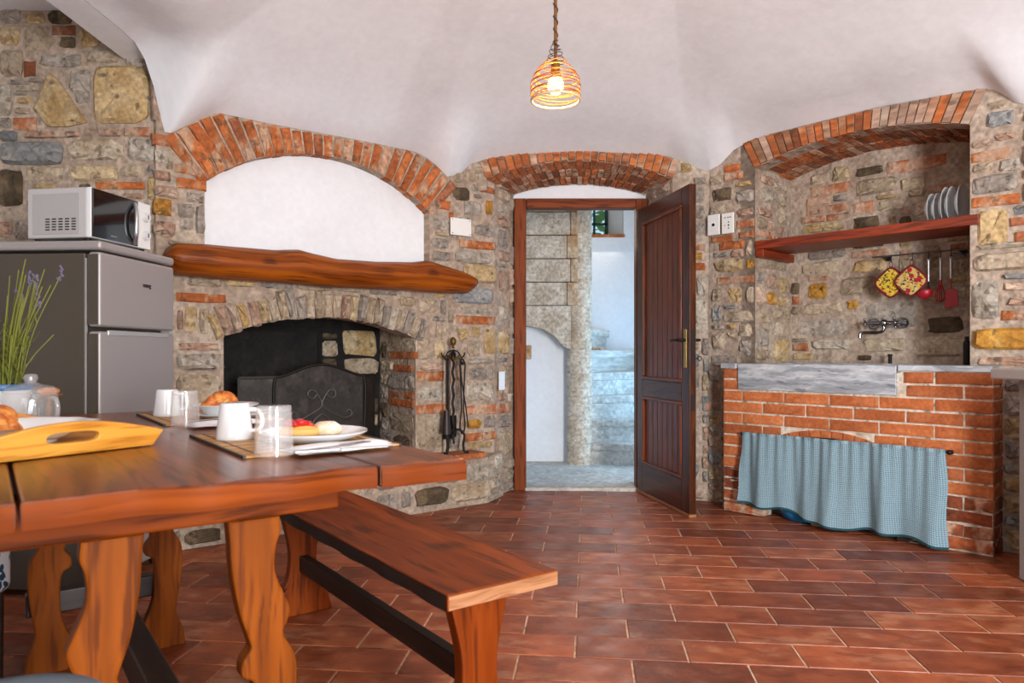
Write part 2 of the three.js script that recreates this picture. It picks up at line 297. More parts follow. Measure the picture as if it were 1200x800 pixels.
// ------------------------------------------------------------------ structure: floor
{
  const fl = struct('floor', 'terracotta floor of long rectangular tiles in half bond with pale joints', 'floor');
  const base = bx(6.4, 0.1, 7.0, 0.1, -0.0545, -1.75); addMesh('grout_bed', uvBox(base, 0.5), M.grout, fl);
  const th = 6 * Math.PI / 180, c = Math.cos(th), s = Math.sin(th), W = 0.1746, L = 0.359, J = 0.007, H = 0.02;
  const cuts = Array.from({ length: 5 }, () => { const g = uvBox(new RoundedBoxGeometry(L - J, H, W - J, 1, 0.0025), 0.5, 'x', 1); g.computeVertexNormals(); return g; });
  const rest = [];
  let shown = 0;
  for (let r = -14; r < 42; r++) {
    const V = 0.118 + 0.97 * 0.18 * r; const shift = (r % 2 + 2) % 2 ? 0.14 : -0.04;
    for (let k = -12; k < 13; k++) {
      const U = k * L + shift, x = c * U + s * V, d = -s * U + c * V;
      if (x < -2.75 || x > 2.85 || d < -1.5 || d > 5.08) continue;
      const q = d > 0.3 ? [600 + F * x / d, HOR + F * EYE / d] : [9999, 9999];
      const inWall = (PF.td * (x - PF.x) - PF.tx * (d - PF.d)) < -0.12 || (PS.td * (x - PS.x) - PS.tx * (d - PS.d)) < -0.2;
      if (inWall) continue;
      if (q[0] > -60 && q[0] < 1260 && q[1] < 850 && shown < 300) {
        shown++;
        const m = addMesh('tile', cuts[Math.floor(rnd() * 5)], M.tiles[Math.floor(rnd() * M.tiles.length)], fl);
        m.position.set(x, -H / 2 + rr(-0.0006, 0.0006), -d); m.rotation.y = -th + (rnd() < 0.5 ? Math.PI : 0);
      } else { const g = cuts[0].clone(); g.rotateY(-th); g.translate(x, -H / 2, -d); rest.push(g); }
    }
  }
  const m = addMesh('outlying_tiles', merge(rest), M.tiles[1], fl); m.userData.kind = 'stuff';
}

// ------------------------------------------------------------------ structure: fridge alcove (left)
const wallE = struct('wall_left', 'rubble stone wall of the alcove above the fridge, with a big ochre block', 'wall');
{
  mortarSheet(wallE, PE, [[0, 0], [0.94, 0], [0.94, 2.74], [0, 2.74]], [], M.mortar, 0.3);
  const L = [
    [110, 176, 111, 69, 'y', { proud: 0.03, irr: 0.04 }],
    [40, 103, 118, 63, 'y', { px: [[60, 86], [73, 100], [90, 125], [103, 144], [80, 149], [58, 149], [40, 128], [50, 106]], proud: 0.03 }],
    [0, 14, 118, 36, 'w', { irr: 0.03 }], [0, 24, 43, 25, 'y'], [26, 67, 47, 30, 'b', { px: [[27, 30], [48, 30], [54, 40], [67, 47], [56, 58], [30, 60]] }], [62, 88, 36, 11, 'r'], [93, 117, 45, 24, 'y'],
    [117, 145, 47, 16, 'g'], [144, 169, 57, 16, 'p'], [146, 172, 72, 14, 'g'], [0, 28, 74, 36, 'b'], [29, 41, 81, 18, 'r'], [45, 99, 71, 17, 'g'], [101, 142, 67, 16, 'b'],
    [80, 108, 95, 28, 'g'], [88, 106, 114, 16, 'g'], [10, 33, 97, 6, 'g'], [35, 52, 95, 5, 'w'], [16, 48, 104, 7, 'b'], [16, 33, 110, 4, 'w'], [20, 38, 118, 8, 'y'],
    [16, 43, 145, 15, 'o'], [0, 14, 144, 13, 'g'], [25, 94, 158, 9, 'p'], [114, 144, 156, 10, 'p'], [146, 177, 155, 11, 'o'], [0, 76, 180, 28, 's', { proud: 0.04, irr: 0.07 }], [0, 22, 160, 14, 's'],
    [80, 146, 176, 26, 'b'], [147, 184, 176, 30, 'w'], [30, 79, 204, 18, 'b'], [81, 140, 203, 19, 'y', { irr: 0.05 }], [142, 167, 200, 14, 'b'], [0, 29, 220, 48, 'd', { proud: 0.03 }], [112, 170, 218, 9, 'O'],
  ];
  masonry(wallE, PE, L, [0.05, 0.93, 1.3, 2.72], ['g', 'b', 'g', 'd', 'p', 'y']);
}
const alcove = struct('wall_alcove', 'plain plastered back and soffit of the fridge alcove', 'wall');
addMesh('alcove_back', uvBox(bx(0.15, 2.9, 5.6, -2.775, 1.4, -1.0), 1), M.plaster, alcove);
addMesh('alcove_soffit', uvBox(bx(1.0, 0.1, 2.6, -2.29, 2.76, -2.4), 1), M.plaster, alcove);
addMesh('alcove_jamb', uvBox(bx(0.95, 2.8, 0.2, -2.27, 1.4, -1.1), 1), M.plaster, alcove);
addMesh('downstand', uvBox(bx(0.16, 0.34, 2.6, -1.885, 2.63, -2.33), 1), M.plaster, alcove);

// ------------------------------------------------------------------ structure: fireplace wall
const wallF = struct('wall_fireplace', 'rubble stone fireplace wall with a brick arch over a white plastered panel', 'wall');
{
  const top = []; for (let s = 2.06; s >= 0; s -= 0.03) top.push([s, topF(s) + 0.06]);
  const panelHole = [[0.193, 1.38], [1.549, 1.38], ...arcPts(arcPanel).reverse()], fireHole = [[0.288, 0.3], [1.449, 0.3], ...arcPts(arcFire).reverse()];
  mortarSheet(wallF, PF, [[-0.04, 0], [2.06, 0], ...top, [-0.04, 2.16]], [panelHole, fireHole], M.mortar, 0.14);
  // white plastered panel set back in the arch
  const pg = uvBox(extr([[0.15, 1.36], [1.6, 1.36], ...arcPts(mkArc(0.15, 1.6, 1.9, 2.15)).reverse()], 0.03), 1);
  const pm = addMesh('plaster_panel', pg, M.plaster, wallF); const q = on(PF, 0, -0.1); frame(pm, q[0], q[1], 0, PF.tx, PF.td);
  // brick voussoirs of the panel arch
  const N = 27, a = arcPanel;
  for (let i = 0; i < N; i++) {
    const g0 = lerp(-a.half - 0.03, a.half + 0.03, (i + 0.09) / N), g1 = lerp(-a.half - 0.03, a.half + 0.03, (i + 0.91) / N), gm = (g0 + g1) / 2;
    let Ro = a.R + 0.08; while (Ro < a.R + 0.27 && a.y + Ro * Math.cos(gm) < topF(a.s + Ro * Math.sin(gm)) - 0.012) Ro += 0.005;
    const ri = a.R + rr(-0.004, 0.004), pt = (r, g) => [a.s + r * Math.sin(g), a.y + r * Math.cos(g)];
    const c = pt((ri + Ro) / 2, gm), poly = [pt(ri, g1), pt((ri + Ro) / 2, g1), pt(Ro, g1), pt(Ro, g0), pt((ri + Ro) / 2, g0), pt(ri, g0)].map(([x, y]) => [x - c[0] + rr(-0.002, 0.002), y - c[1]]).reverse();
    putBlock(wallF, PF, c[0], c[1], 0, 0, i % 7 === 5 ? 'o' : 'O', 0, { poly, proud: rr(0.008, 0.02), rough: 0.005 });
    const sg = hexa([[0, 0, 0], [0, 0, 0], [0, 0, 0], [0, 0, 0]].map((_, k) => { const g = k === 0 || k === 3 ? g0 : g1, p = pt(ri, g); return [p[0], p[1], k < 2 ? 0.0 : -0.1]; }), [0, 1, 2, 3].map((k) => { const g = k === 0 || k === 3 ? g0 : g1, p = pt(ri + 0.03, g); return [p[0], p[1], k < 2 ? 0.0 : -0.1]; }));
    const sb = addMesh('brick', uvBox(sg, 0.45, 'x', 1), pickRock('O'), wallF); frame(sb, ...on(PF, 0, 0), 0, PF.tx, PF.td);
  }
  // rough stones on edge over the fire opening
  const b = arcFire, NB = 25;
  for (let i = 0; i < NB; i++) {
    const g0 = lerp(-b.half - 0.03, b.half + 0.03, (i + 0.08) / NB), g1 = lerp(-b.half - 0.03, b.half + 0.03, (i + 0.92) / NB), ri = b.R + rr(-0.008, 0.006), Ro = b.R + rr(0.12, 0.165), gm = (g0 + g1) / 2;
    const pt = (r, g) => [b.s + r * Math.sin(g), b.y + r * Math.cos(g)], c = pt((ri + Ro) / 2, gm);
    const poly = [pt(ri, g0), pt(ri, gm), pt(ri, g1), pt(lerp(ri, Ro, 0.5), g1), pt(Ro, g1), pt(Ro, gm), pt(Ro, g0), pt(lerp(ri, Ro, 0.5), g0)].map(([x, y]) => [x - c[0] + rr(-0.005, 0.005), y - c[1] + rr(-0.006, 0.006)]);
    putBlock(wallF, PF, c[0], c[1], 0, 0, ['b', 'g', 'b', 'p', 'b', 'g', 'y', 'w'][Math.floor(rnd() * 8)], 0, { poly, proud: rr(0.012, 0.04), rough: 0.02 });
  }
  const L = [
    [176, 194, 114, 66, 'p'],
    [178, 207, 164, 13, 'o'], [180, 202, 183, 18, 'w'], [205, 233, 199, 11, 'O'], [207, 241, 216, 13, 'O'], [194, 203, 193, 12, 'b'], [208, 220, 181, 14, 'y'], [180, 201, 206, 13, 'p'], [180, 212, 225, 15, 'p'],
    [179, 202, 243, 22, 'Y', { proud: 0.03 }], [179, 206, 268, 19, 'p'], [217, 240, 232, 13, 'g'], [207, 228, 247, 17, 'g'], [210, 227, 263, 13, 'g'], [229, 240, 258, 38, 'g'],
    [217, 262, 330, 13, 'b'], [264, 302, 332, 9, 'y'], [304, 345, 334, 9, 'g'], [346, 390, 336, 9, 'b'], [392, 430, 338, 9, 'b'], [432, 467, 341, 11, 'g'], [468, 487, 353, 13, 'b'], [489, 513, 358, 18, 'b'],
    [207, 265, 349, 11, 'O'], [207, 215, 375, 26, 'p'], [216, 231, 374, 30, 'y', { irr: 0.05 }], [233, 246, 376, 32, 'b'], [206, 261, 406, 10, 'p'], [206, 261, 424, 21, 'w', { proud: 0.03 }], [205, 260, 457, 38, 'b', { irr: 0.05 }], [205, 260, 492, 26, 'b'],
    [488, 503, 410, 26, 'b'], [509, 522, 409, 25, 'y'], [488, 520, 441, 12, 'O'], [488, 520, 461, 18, 'w'], [488, 526, 479, 11, 'O'], [488, 520, 506, 40, 'b', { irr: 0.05 }],
    [512, 527, 240, 11, 'O'], [526, 531, 252, 7, 'O'], [505, 527, 285, 12, 'g'], [506, 528, 300, 13, 'g'], [506, 527, 262, 16, 'g'],
    [530, 540, 207, 14, 'b'], [549, 562, 205, 17, 'b'], [530, 551, 227, 17, 'd'], [562, 580, 223, 7, 'o'], [542, 565, 244, 18, 'g'], [568, 577, 243, 18, 'Y'],
    [538, 580, 287, 9, 'O'], [556, 580, 270, 14, 'g'], [532, 575, 302, 15, 'w', { irr: 0.06 }], [543, 581, 321, 22, 'y', { irr: 0.03, proud: 0.03 }], [529, 578, 346, 20, 's', { irr: 0.05 }], [538, 580, 364, 8, 'w'], [534, 580, 375, 9, 'O'],
    [535, 549, 391, 14, 'y'], [566, 581, 400, 31, 'y', { irr: 0.08 }], [547, 563, 408, 20, 'b'], [547, 580, 438, 17, 'g'], [545, 581, 459, 21, 'w'], [540, 581, 480, 11, 'o'], [545, 565, 497, 12, 'Y'], [566, 581, 494, 16, 'g'], [545, 581, 511, 9, 'O'], [545, 578, 521, 8, 'y'],
  ];
  const allowed = (s, y) => {
    if (y > topF(s) - 0.01) return false;
    if (s > 0.17 && s < 1.575 && y > 1.36 && y < arcPanel.spring + 0.02) return false;
    const dx = s - a.s, dy = y - a.y, r = Math.hypot(dx, dy), g = Math.atan2(dx, dy);
    if (Math.abs(g) < a.half + 0.05 && r < a.R + 0.3 && y > 1.8) return false;
    const ex = s - b.s, ey = y - b.y, rb = Math.hypot(ex, ey), gb = Math.atan2(ex, ey);
    if (Math.abs(gb) < b.half + 0.035 && rb < b.R + 0.165 && y > 0.9) return false;
    if (s > 0.275 && s < 1.462 && y < 1.08) return false;
    if (s > -0.03 && s < 1.9 && y > 1.37 && y < 1.52) return false;
    if (s < 0.3 && y < 0.55) return false;
    return true;
  };
  masonry(wallF, PF, L, [0.0, 2.055, 0.34, 2.28], ['g', 'b', 'g', 'w', 'p', 'b', 'g', 'y'], { allowed, skip: 0.03 });
  // turn of the wall into the doorway
  const PG = { x: -0.12, d: 4.876, tx: 0.4722, td: 0.8815 };
  mortarSheet(wallF, PG, [[0, 0], [0.3, 0], [0.3, 2.3], [0, 2.3]], [], M.mortar, 0.2);
  masonry(wallF, PG, [[583, 597, 300, 14, 'p'], [583, 597, 330, 28, 'p'], [583, 597, 368, 20, 'w'], [583, 597, 401, 30, 'y'], [583, 598, 478, 11, 'o'], [583, 598, 520, 32, 'b']], [0, 0.27, 0, 2.14], ['g', 'b', 'g', 'p', 'w'], { w: [0.12, 0.24], h: [0.06, 0.16] });
  // firebox
  const PL = { x: on(PF, 0.288, 0)[0], d: on(PF, 0.288, 0)[1], tx: -PF.td, td: PF.tx }, PR = { x: on(PF, 1.449, -0.49)[0], d: on(PF, 1.449, -0.49)[1], tx: PF.td, td: -PF.tx }, PBk = { x: on(PF, 0, -0.49)[0], d: on(PF, 0, -0.49)[1], tx: PF.tx, td: PF.td };
  mortarSheet(wallF, PL, [[0.01, 0.3], [0.5, 0.3], [0.5, 1.3], [0.01, 1.3]], [], M.soot, 0.1);
  mortarSheet(wallF, PR, [[0, 0.3], [0.48, 0.3], [0.48, 1.3], [0, 1.3]], [], M.mortar, 0.1);
  mortarSheet(wallF, PBk, [[0.2, 0.3], [1.55, 0.3], [1.55, 1.4], [0.2, 1.4]], [], M.soot, 0.1);
  masonry(wallF, PL, [], [0.02, 0.47, 0.34, 1.04], ['d', 'g', 'd', 'g'], { w: [0.12, 0.26], h: [0.07, 0.16] });
  masonry(wallF, PR, [[455, 487, 395, 34, 'b'], [455, 487, 416, 9, 'O'], [456, 486, 447, 20, 'g'], [456, 486, 472, 9, 'O'], [456, 486, 495, 24, 'b']], [0.02, 0.47, 0.34, 1.06], ['b', 'd', 'g', 'O'], { w: [0.12, 0.26], h: [0.06, 0.13] });
  masonry(wallF, PBk, [[400, 444, 402, 32, 'y'], [400, 444, 430, 22, 'b']], [1.02, 1.44, 0.34, 1.1], ['d', 'b', 'd', 'g'], { w: [0.12, 0.26], h: [0.07, 0.14] });
  const sof = uvBox(bx(1.3, 0.06, 0.55, 0.87, 1.22, -0.36), 0.5); const so = addMesh('flue_throat', sof, M.soot, wallF); frame(so, ...on(PF, 0, 0), 0, PF.tx, PF.td);
}
// raised hearth with its brick ledge
const hearth = struct('hearth', 'raised stone hearth with a red brick ledge under the fireplace', 'hearth');
{
  const PH = { x: on(PF, 0, 0.15)[0], d: on(PF, 0, 0.15)[1], tx: PF.tx, td: PF.td };
  mortarSheet(hearth, PH, [[-0.3, 0], [1.9, 0], [1.9, 0.3], [-0.3, 0.3]], [], M.mortar, 0.16);
  const PHe = { x: on(PH, 1.9)[0], d: on(PH, 1.9)[1], tx: 0.38, td: 0.925 };
  mortarSheet(hearth, PHe, [[0, 0], [0.26, 0], [0.26, 0.3], [0, 0.3]], [], M.mortar, 0.1);
  masonry(hearth, PH, [[546, 573, 553, 24, 'w', { irr: 0.05 }], [506, 544, 556, 20, 'w'], [484, 526, 581, 22, 'd', { proud: 0.03 }], [528, 575, 576, 20, 'b', { irr: 0.06 }], [216, 262, 628, 18, 'd'], [205, 262, 605, 18, 'g']], [-0.1, 1.88, 0.0, 0.29], ['g', 'b', 'w', 'g', 'p'], { w: [0.12, 0.3], h: [0.08, 0.15] });
  masonry(hearth, PHe, [], [0, 0.24, 0.0, 0.29], ['g', 'b', 'w'], { w: [0.08, 0.16], h: [0.05, 0.1] });
  const bed = addMesh('hearth_bed', uvBox(bx(2.1, 0.03, 0.75, 0.85, 0.305, -0.25), 0.5), M.mortar, hearth); frame(bed, ...on(PF, 0, 0), 0, PF.tx, PF.td);
  for (let i = 0; i < 8; i++) { const b = addMesh('brick', uvBox(bx(0.245, 0.034, 0.175, 0, 0.318, 0, 0.006), 0.45, 'x', 1), pickRock('O'), hearth); frame(b, ...on(PF, -0.02 + i * 0.253, 0.09), 0, PF.tx, PF.td); }
}

// ------------------------------------------------------------------ structure: doorway
const PD = { x: -0.26, d: 4.79, tx: 1, td: 0 };
const topD = prof([[0, 2.235], [0.09, 2.265], [0.33, 2.3], [0.715, 2.313], [1.16, 2.3], [1.33, 2.284], [1.39, 2.24], [1.48, 2.175], [1.54, 2.17]]);
const wallD = struct('wall_doorway', 'stone wall round the doorway with a low brick arch and white lunette', 'wall');
{
  const aF = mkArc(0.09, 1.33, 2.135, 2.256), top = []; for (let s = 1.54; s >= 0; s -= 0.05) top.push([s, topD(s) + 0.06]);
  mortarSheet(wallD, PD, [...arcPts(aF), [1.33, 2.0], [1.42, 2.0], ...top.filter((q) => q[0] < 1.42), [0, 2.06], [0.09, 2.06]], [], M.mortar, 0.1);
  const fr = (t) => { const s = lerp(0.09, 1.33, t); return [PD.x + s, arcY(aF)(s), -4.79]; };
  const aB = mkArc(0, 0.955, 2.095, 2.172), bk = (t) => { const x = lerp(0, 0.955, t); return [x, arcY(aB)(x), -5.1]; };
  const at = (t, q, up = 0) => { const a = fr(t), b = bk(t), o = [lerp(a[0], b[0], q), lerp(a[1], b[1], q), lerp(a[2], b[2], q)]; const lean = (t - 0.5) * 0.75; return [o[0] + lean * up, o[1] + up, o[2]]; };
  addMesh('mortar', uvBox(grid(40, 6, (u, v) => at(u, lerp(0.03, 1.02, v), 0.01)), 0.5), M.mortar, wallD);
  addMesh('mortar', uvBox(grid(40, 2, (u, v) => at(u, 1, v * 0.3)), 0.5), M.mortar, wallD);
  const N = 25;
  for (let i = 0; i < N; i++) for (const [q0, q1, off] of [[-0.05, 0.33, 0], [0.36, 0.67, 0.35], [0.7, 1.0, 0.1]]) {
    const t0 = (i + 0.1 + off) / N, t1 = (i + 0.92 + off) / N; if (t1 > 1.0) continue;
    const up = off === 0 ? Math.max(0.06, Math.min(0.11, topD(lerp(0.09, 1.33, (t0 + t1) / 2)) - fr((t0 + t1) / 2)[1] - 0.004)) : 0.05, j = rr(-0.004, 0.004);
    const g = hexa([at(t0, q0, j), at(t1, q0, j), at(t1, q1, j), at(t0, q1, j)], [at(t0, q0, up), at(t1, q0, up), at(t1, q1, up), at(t0, q1, up)]);
    addMesh('brick', uvBox(g, 0.45, 'z', 1), pickRock(off === 0 ? (rnd() < 0.75 ? 'O' : 'o') : ['O', 'o', 'r'][Math.floor(rnd() * 3)]), wallD);
  }
  const lun = extr([[-0.03, 2.05], [0.985, 2.05], ...arcPts(mkArc(-0.03, 0.985, 2.1, 2.19)).reverse()], 0.05); lun.translate(0, 0, -5.17);
  addMesh('plaster_lunette', uvBox(lun, 1), M.plaster, wallD);
  const PP = { x: 1.07, d: 4.787, tx: 0.9466, td: -0.3227 };
  mortarSheet(wallD, PP, [[0, 0], [0.25, 0], [0.25, 2.2], [0.1, 2.24], [0, 2.3]], [], M.mortar, 0.1);
  masonry(wallD, PP, [[811, 826, 228, 20, 'g'], [811, 824, 300, 10, 'Y'], [811, 826, 312, 8, 'O'], [811, 826, 290, 7, 'o'], [816, 829, 336, 24, 'w'], [808, 829, 371, 40, 'w', { irr: 0.08 }], [797, 811, 196, 14, 'y']], [0.005, 0.235, 0.0, 2.22], ['g', 'b', 's', 'g', 'p', 's'], { allowed: (q, y) => y < lerp(2.27, 2.15, clamp(q / 0.2)) });
  masonry(wallD, PD, [], [0.0, 0.085, 2.07, 2.25], ['g', 'b'], { w: [0.06, 0.1], allowed: (s, y) => y < topD(s) - 0.01 });
  const PV = { x: 0.955, d: 5.12, tx: 0.32, td: -0.947 };
  mortarSheet(wallD, PV, [[0, 0], [0.36, 0], [0.36, 2.2], [0, 2.2]], [], M.mortar, 0.1);
  masonry(wallD, PV, [], [0.06, 0.35, 0.0, 2.12], ['g', 'b', 's', 'p'], {});
}
const trim = struct('trim_1', 'reddish brown wooden door frame', 'door frame');
addMesh('frame_post', uvBox(bx(0.085, 2.067, 0.1, 0.058, 1.0335, -5.12, 0.004), 0.8, 'y', 1), M.frameWood, trim);
addMesh('frame_post', uvBox(bx(0.075, 2.067, 0.1, 0.917, 1.0335, -5.12, 0.004), 0.8, 'y', 1), M.frameWood, trim);
addMesh('frame_head', uvBox(bx(0.774, 0.067, 0.1, 0.49, 2.0335, -5.12, 0.004), 0.8, 'x', 1), M.frameWood, trim);

// ------------------------------------------------------------------ structure: sink wall with its deep niche
const wallS = struct('wall_sink', 'stone wall with a deep arched niche above the brick sink', 'wall');
{
  const D = 0.48, a = arcSink, top = []; for (let s = 2.15; s >= -0.22; s -= 0.03) top.push([s, topS(s) + 0.06]);
  const hole = [[0.125, 0.86], [1.289, 0.86], ...arcPts(a).reverse()];
  mortarSheet(wallS, PS, [[-0.22, 0], [2.15, 0], ...top], [hole], M.mortar, 0.12);
  const PJ = { x: on(PS, 0.125, 0)[0], d: on(PS, 0.125, 0)[1], tx: -PS.td, td: PS.tx }, PB = { x: on(PS, 0, -D)[0], d: on(PS, 0, -D)[1], tx: PS.tx, td: PS.td }, PK = { x: on(PS, 1.289, -D)[0], d: on(PS, 1.289, -D)[1], tx: PS.td, td: -PS.tx };
  mortarSheet(wallS, PJ, [[0.0, 0.86], [D, 0.86], [D, 2.3], [0.0, 2.3]], [], M.mortar, 0.1);
  mortarSheet(wallS, PK, [[0, 0.86], [D, 0.86], [D, 2.3], [0, 2.3]], [], M.mortar, 0.1);
  mortarSheet(wallS, PB, [[0.05, 0.8], [1.4, 0.8], [1.4, 2.35], [0.05, 2.35]], [], M.mortar, 0.1);
  // soffit of the arch: a front ring and two rows behind it
  const at = (t, z, up = 0) => { const s = lerp(a.s0, a.s1, t), g = Math.asin((s - a.s) / a.R), y = arcY(a)(s); return [s + up * Math.sin(g) * 1.6, y + up, z]; };
  const so = addMesh('mortar', uvBox(grid(40, 4, (u, v) => at(u, lerp(-0.01, -D - 0.02, v), 0.008)), 0.5), M.mortar, wallS); frame(so, ...on(PS, 0, 0), 0, PS.tx, PS.td);
  const N = 27;
  for (let i = 0; i < N; i++) for (const [z0, z1, off] of [[0.014, -0.12, 0], [-0.128, -0.3, 0.5], [-0.308, -D, 0]]) {
    const t0 = (i + 0.08 + off) / N, t1 = (i + 0.92 + off) / N; if (t1 > 1.01) continue;
    const s = lerp(a.s0, a.s1, (t0 + t1) / 2), up = z0 > 0 ? Math.max(0.06, topS(s) - arcY(a)(s) - 0.008) : 0.05, j = rr(-0.003, 0.004);
    const g = hexa([at(t0, z0, j), at(t1, z0, j), at(t1, z1, j), at(t0, z1, j)], [at(t0, z0, up), at(t1, z0, up), at(t1, z1, up), at(t0, z1, up)]);
    const m = addMesh('brick', uvBox(g, 0.45, 'z', 1), pickRock(z0 > 0 ? ['O', 'o', 'O', 'r', 'p', 'O'][Math.floor(rnd() * 6)] : ['O', 'o', 'r', 'r', 'O'][Math.floor(rnd() * 5)]), wallS); frame(m, ...on(PS, 0, 0), 0, PS.tx, PS.td);
  }
  const L = [
    [833, 859, 228, 17, 'd'], [862, 884, 230, 17, 'g'], [863, 884, 249, 11, 'p'], [863, 884, 262, 10, 'o'], [866, 884, 275, 8, 'O'], [833, 859, 280, 7, 'O'], [843, 872, 288, 9, 'O'], [857, 872, 297, 10, 'p'],
    [836, 872, 311, 17, 'y'], [874, 884, 309, 12, 'Y'], [840, 884, 328, 9, 'o'], [852, 871, 346, 18, 'y'], [875, 884, 345, 20, 'b'], [848, 884, 371, 14, 'b'], [849, 867, 197, 8, 'O'], [849, 871, 207, 8, 'o'], [835, 850, 400, 22, 'b'],
    [1139, 1164, 168, 10, 'p'], [1166, 1190, 160, 9, 'p'], [1139, 1183, 182, 13, 'O'], [1139, 1165, 196, 12, 'b'], [1170, 1197, 193, 16, 'w'], [1139, 1194, 215, 22, 'g', { irr: 0.04 }], [1139, 1195, 235, 12, 'O'], [1145, 1181, 266, 43, 'y', { irr: 0.05 }], [1183, 1215, 259, 11, 'o'], [1188, 1220, 277, 13, 'o'],
    [1141, 1220, 306, 21, 'b', { irr: 0.05, proud: 0.03 }], [1143, 1215, 287, 8, 'b'], [1139, 1171, 351, 46, 'w', { irr: 0.05 }], [1173, 1220, 335, 11, 'p'], [1180, 1220, 353, 11, 'p'], [1173, 1220, 369, 11, 'O'], [1140, 1222, 397, 27, 'Y', { irr: 0.06, proud: 0.035 }], [1139, 1225, 423, 11, 'p'],
    [820, 832, 476, 10, 'o'],
  ];
  masonry(wallS, PS, L, [-0.21, 2.1, 0.0, 2.33], ['g', 'b', 'g', 'p', 'b', 's', 'y'], { skip: 0.03, allowed: (s, y) => y < topS(s) - 0.012 && !(s > 0.11 && s < 1.3 && y > 0.6) && !(s > 0.0 && s < 1.42 && y < 0.95) && !(s > 0.06 && s < 1.35 && y > 2.08 && y < 2.4) && !(y < 0.85 && s > 0.02 && s < 1.4) });
  masonry(wallS, PJ, [[890, 905, 228, 20, 'w'], [887, 905, 249, 11, 'p'], [887, 908, 275, 8, 'o'], [887, 922, 310, 14, 'b'], [898, 910, 350, 16, 'Y'], [888, 905, 372, 14, 'b'], [906, 924, 410, 28, 'y']], [0.0, D - 0.01, 0.92, 2.1], ['b', 'g', 'o', 'p', 'y', 'b'], {});
  masonry(wallS, PB, [
    [985, 1029, 335, 22, 'b', { irr: 0.04 }], [948, 971, 341, 20, 'Y'], [940, 991, 361, 15, 'b'], [993, 1006, 357, 10, 'Y'], [998, 1040, 312, 16, 'y'], [936, 989, 314, 16, 'b'], [945, 994, 298, 12, 'g'], [950, 1000, 403, 14, 'w'], [1085, 1130, 380, 20, 'd'], [1070, 1133, 406, 24, 'b', { irr: 0.05 }], [1010, 1063, 404, 18, 'b'], [1114, 1133, 341, 16, 'b'],
    [938, 995, 266, 12, 'y'], [945, 995, 245, 10, 'o'], [950, 995, 222, 12, 'o'], [1000, 1053, 218, 20, 'b'], [1055, 1085, 215, 18, 'b'], [1027, 1062, 240, 13, 'b'], [1001, 1023, 243, 13, 'o'], [1040, 1110, 192, 13, 'o'], [1064, 1085, 226, 10, 'b'],
    [930, 1000, 383, 22, 'g', { proud: 0.004, rough: 0.003 }], [1012, 1080, 368, 34, 'g', { proud: 0.003, rough: 0.003 }],
  ], [0.13, 1.28, 0.92, 2.16], ['b', 'o', 'd', 'y', 'b', 'g', 'o'], { z: 0, allowed: (s, y) => y < arcY(a)(s) - 0.02, skip: 0.05 });
}

// ------------------------------------------------------------------ structure: the rest of the shell
function shell(name, label, geo, mat = M.shell) { const o = struct(name, label, 'wall'); addMesh('masonry', uvBox(geo, 1), mat, o); return o; }
shell('wall_right', 'plain plastered wall to the side of the sink wall', bx(0.2, 3.6, 5.2, 2.95, 1.8, -0.75));
shell('wall_outer_left', 'outer wall of the house behind the fridge alcove', bx(0.2, 3.7, 10, -3.0, 1.85, -3.2));
shell('wall_outer_right', 'outer wall of the house behind the sink', bx(0.2, 3.7, 10, 3.45, 1.85, -3.2));
shell('ceiling_roof', 'roof slab over the house', bx(6.8, 0.2, 10.4, 0.2, 3.7, -3.2));
shell('wall_side_rear', 'plain plastered wall beside the dining table', bx(0.2, 2.9, 2.8, -1.9, 1.4, 0.3));
{ // rear wall with the garden door and a window
  const g = extr([[-3.1, -0.1], [3.5, -0.1], [3.5, 3.7], [-3.1, 3.7]], 0.25, 0, [[[1.2, 0.02], [2.3, 0.02], [2.3, 2.05], [1.2, 2.05]], [[-1.4, 0.9], [-0.4, 0.9], [-0.4, 2.0], [-1.4, 2.0]]]); g.translate(0, 0, 1.6);
  shell('wall_rear', 'plastered rear wall with the garden door and window', g);
  const win = (name, label, x0, x1, y0, y1, z) => {
    const o = struct(name, label, 'window'), w = x1 - x0, h = y1 - y0, cx = (x0 + x1) / 2, cy = (y0 + y1) / 2;
    for (const [W, H, X, Y] of [[w, 0.06, cx, y0 + 0.03], [w, 0.06, cx, y1 - 0.03], [0.06, h - 0.12, x0 + 0.03, cy], [0.06, h - 0.12, x1 - 0.03, cy], [0.05, h - 0.12, cx, cy]]) addMesh('window_frame', uvBox(bx(W, H, 0.06, X, Y, z), 0.8), M.frameWood, o);
    addMesh('pane', new THREE.PlaneGeometry(w - 0.12, h - 0.12).translate(cx, cy, z), M.pane, o);
  };
  win('window_1', 'glazed garden door in the rear wall', 1.2, 2.3, 0.02, 2.05, 1.72);
  win('window_2', 'wooden casement window in the rear wall', -1.4, -0.4, 0.9, 2.0, 1.72);
}

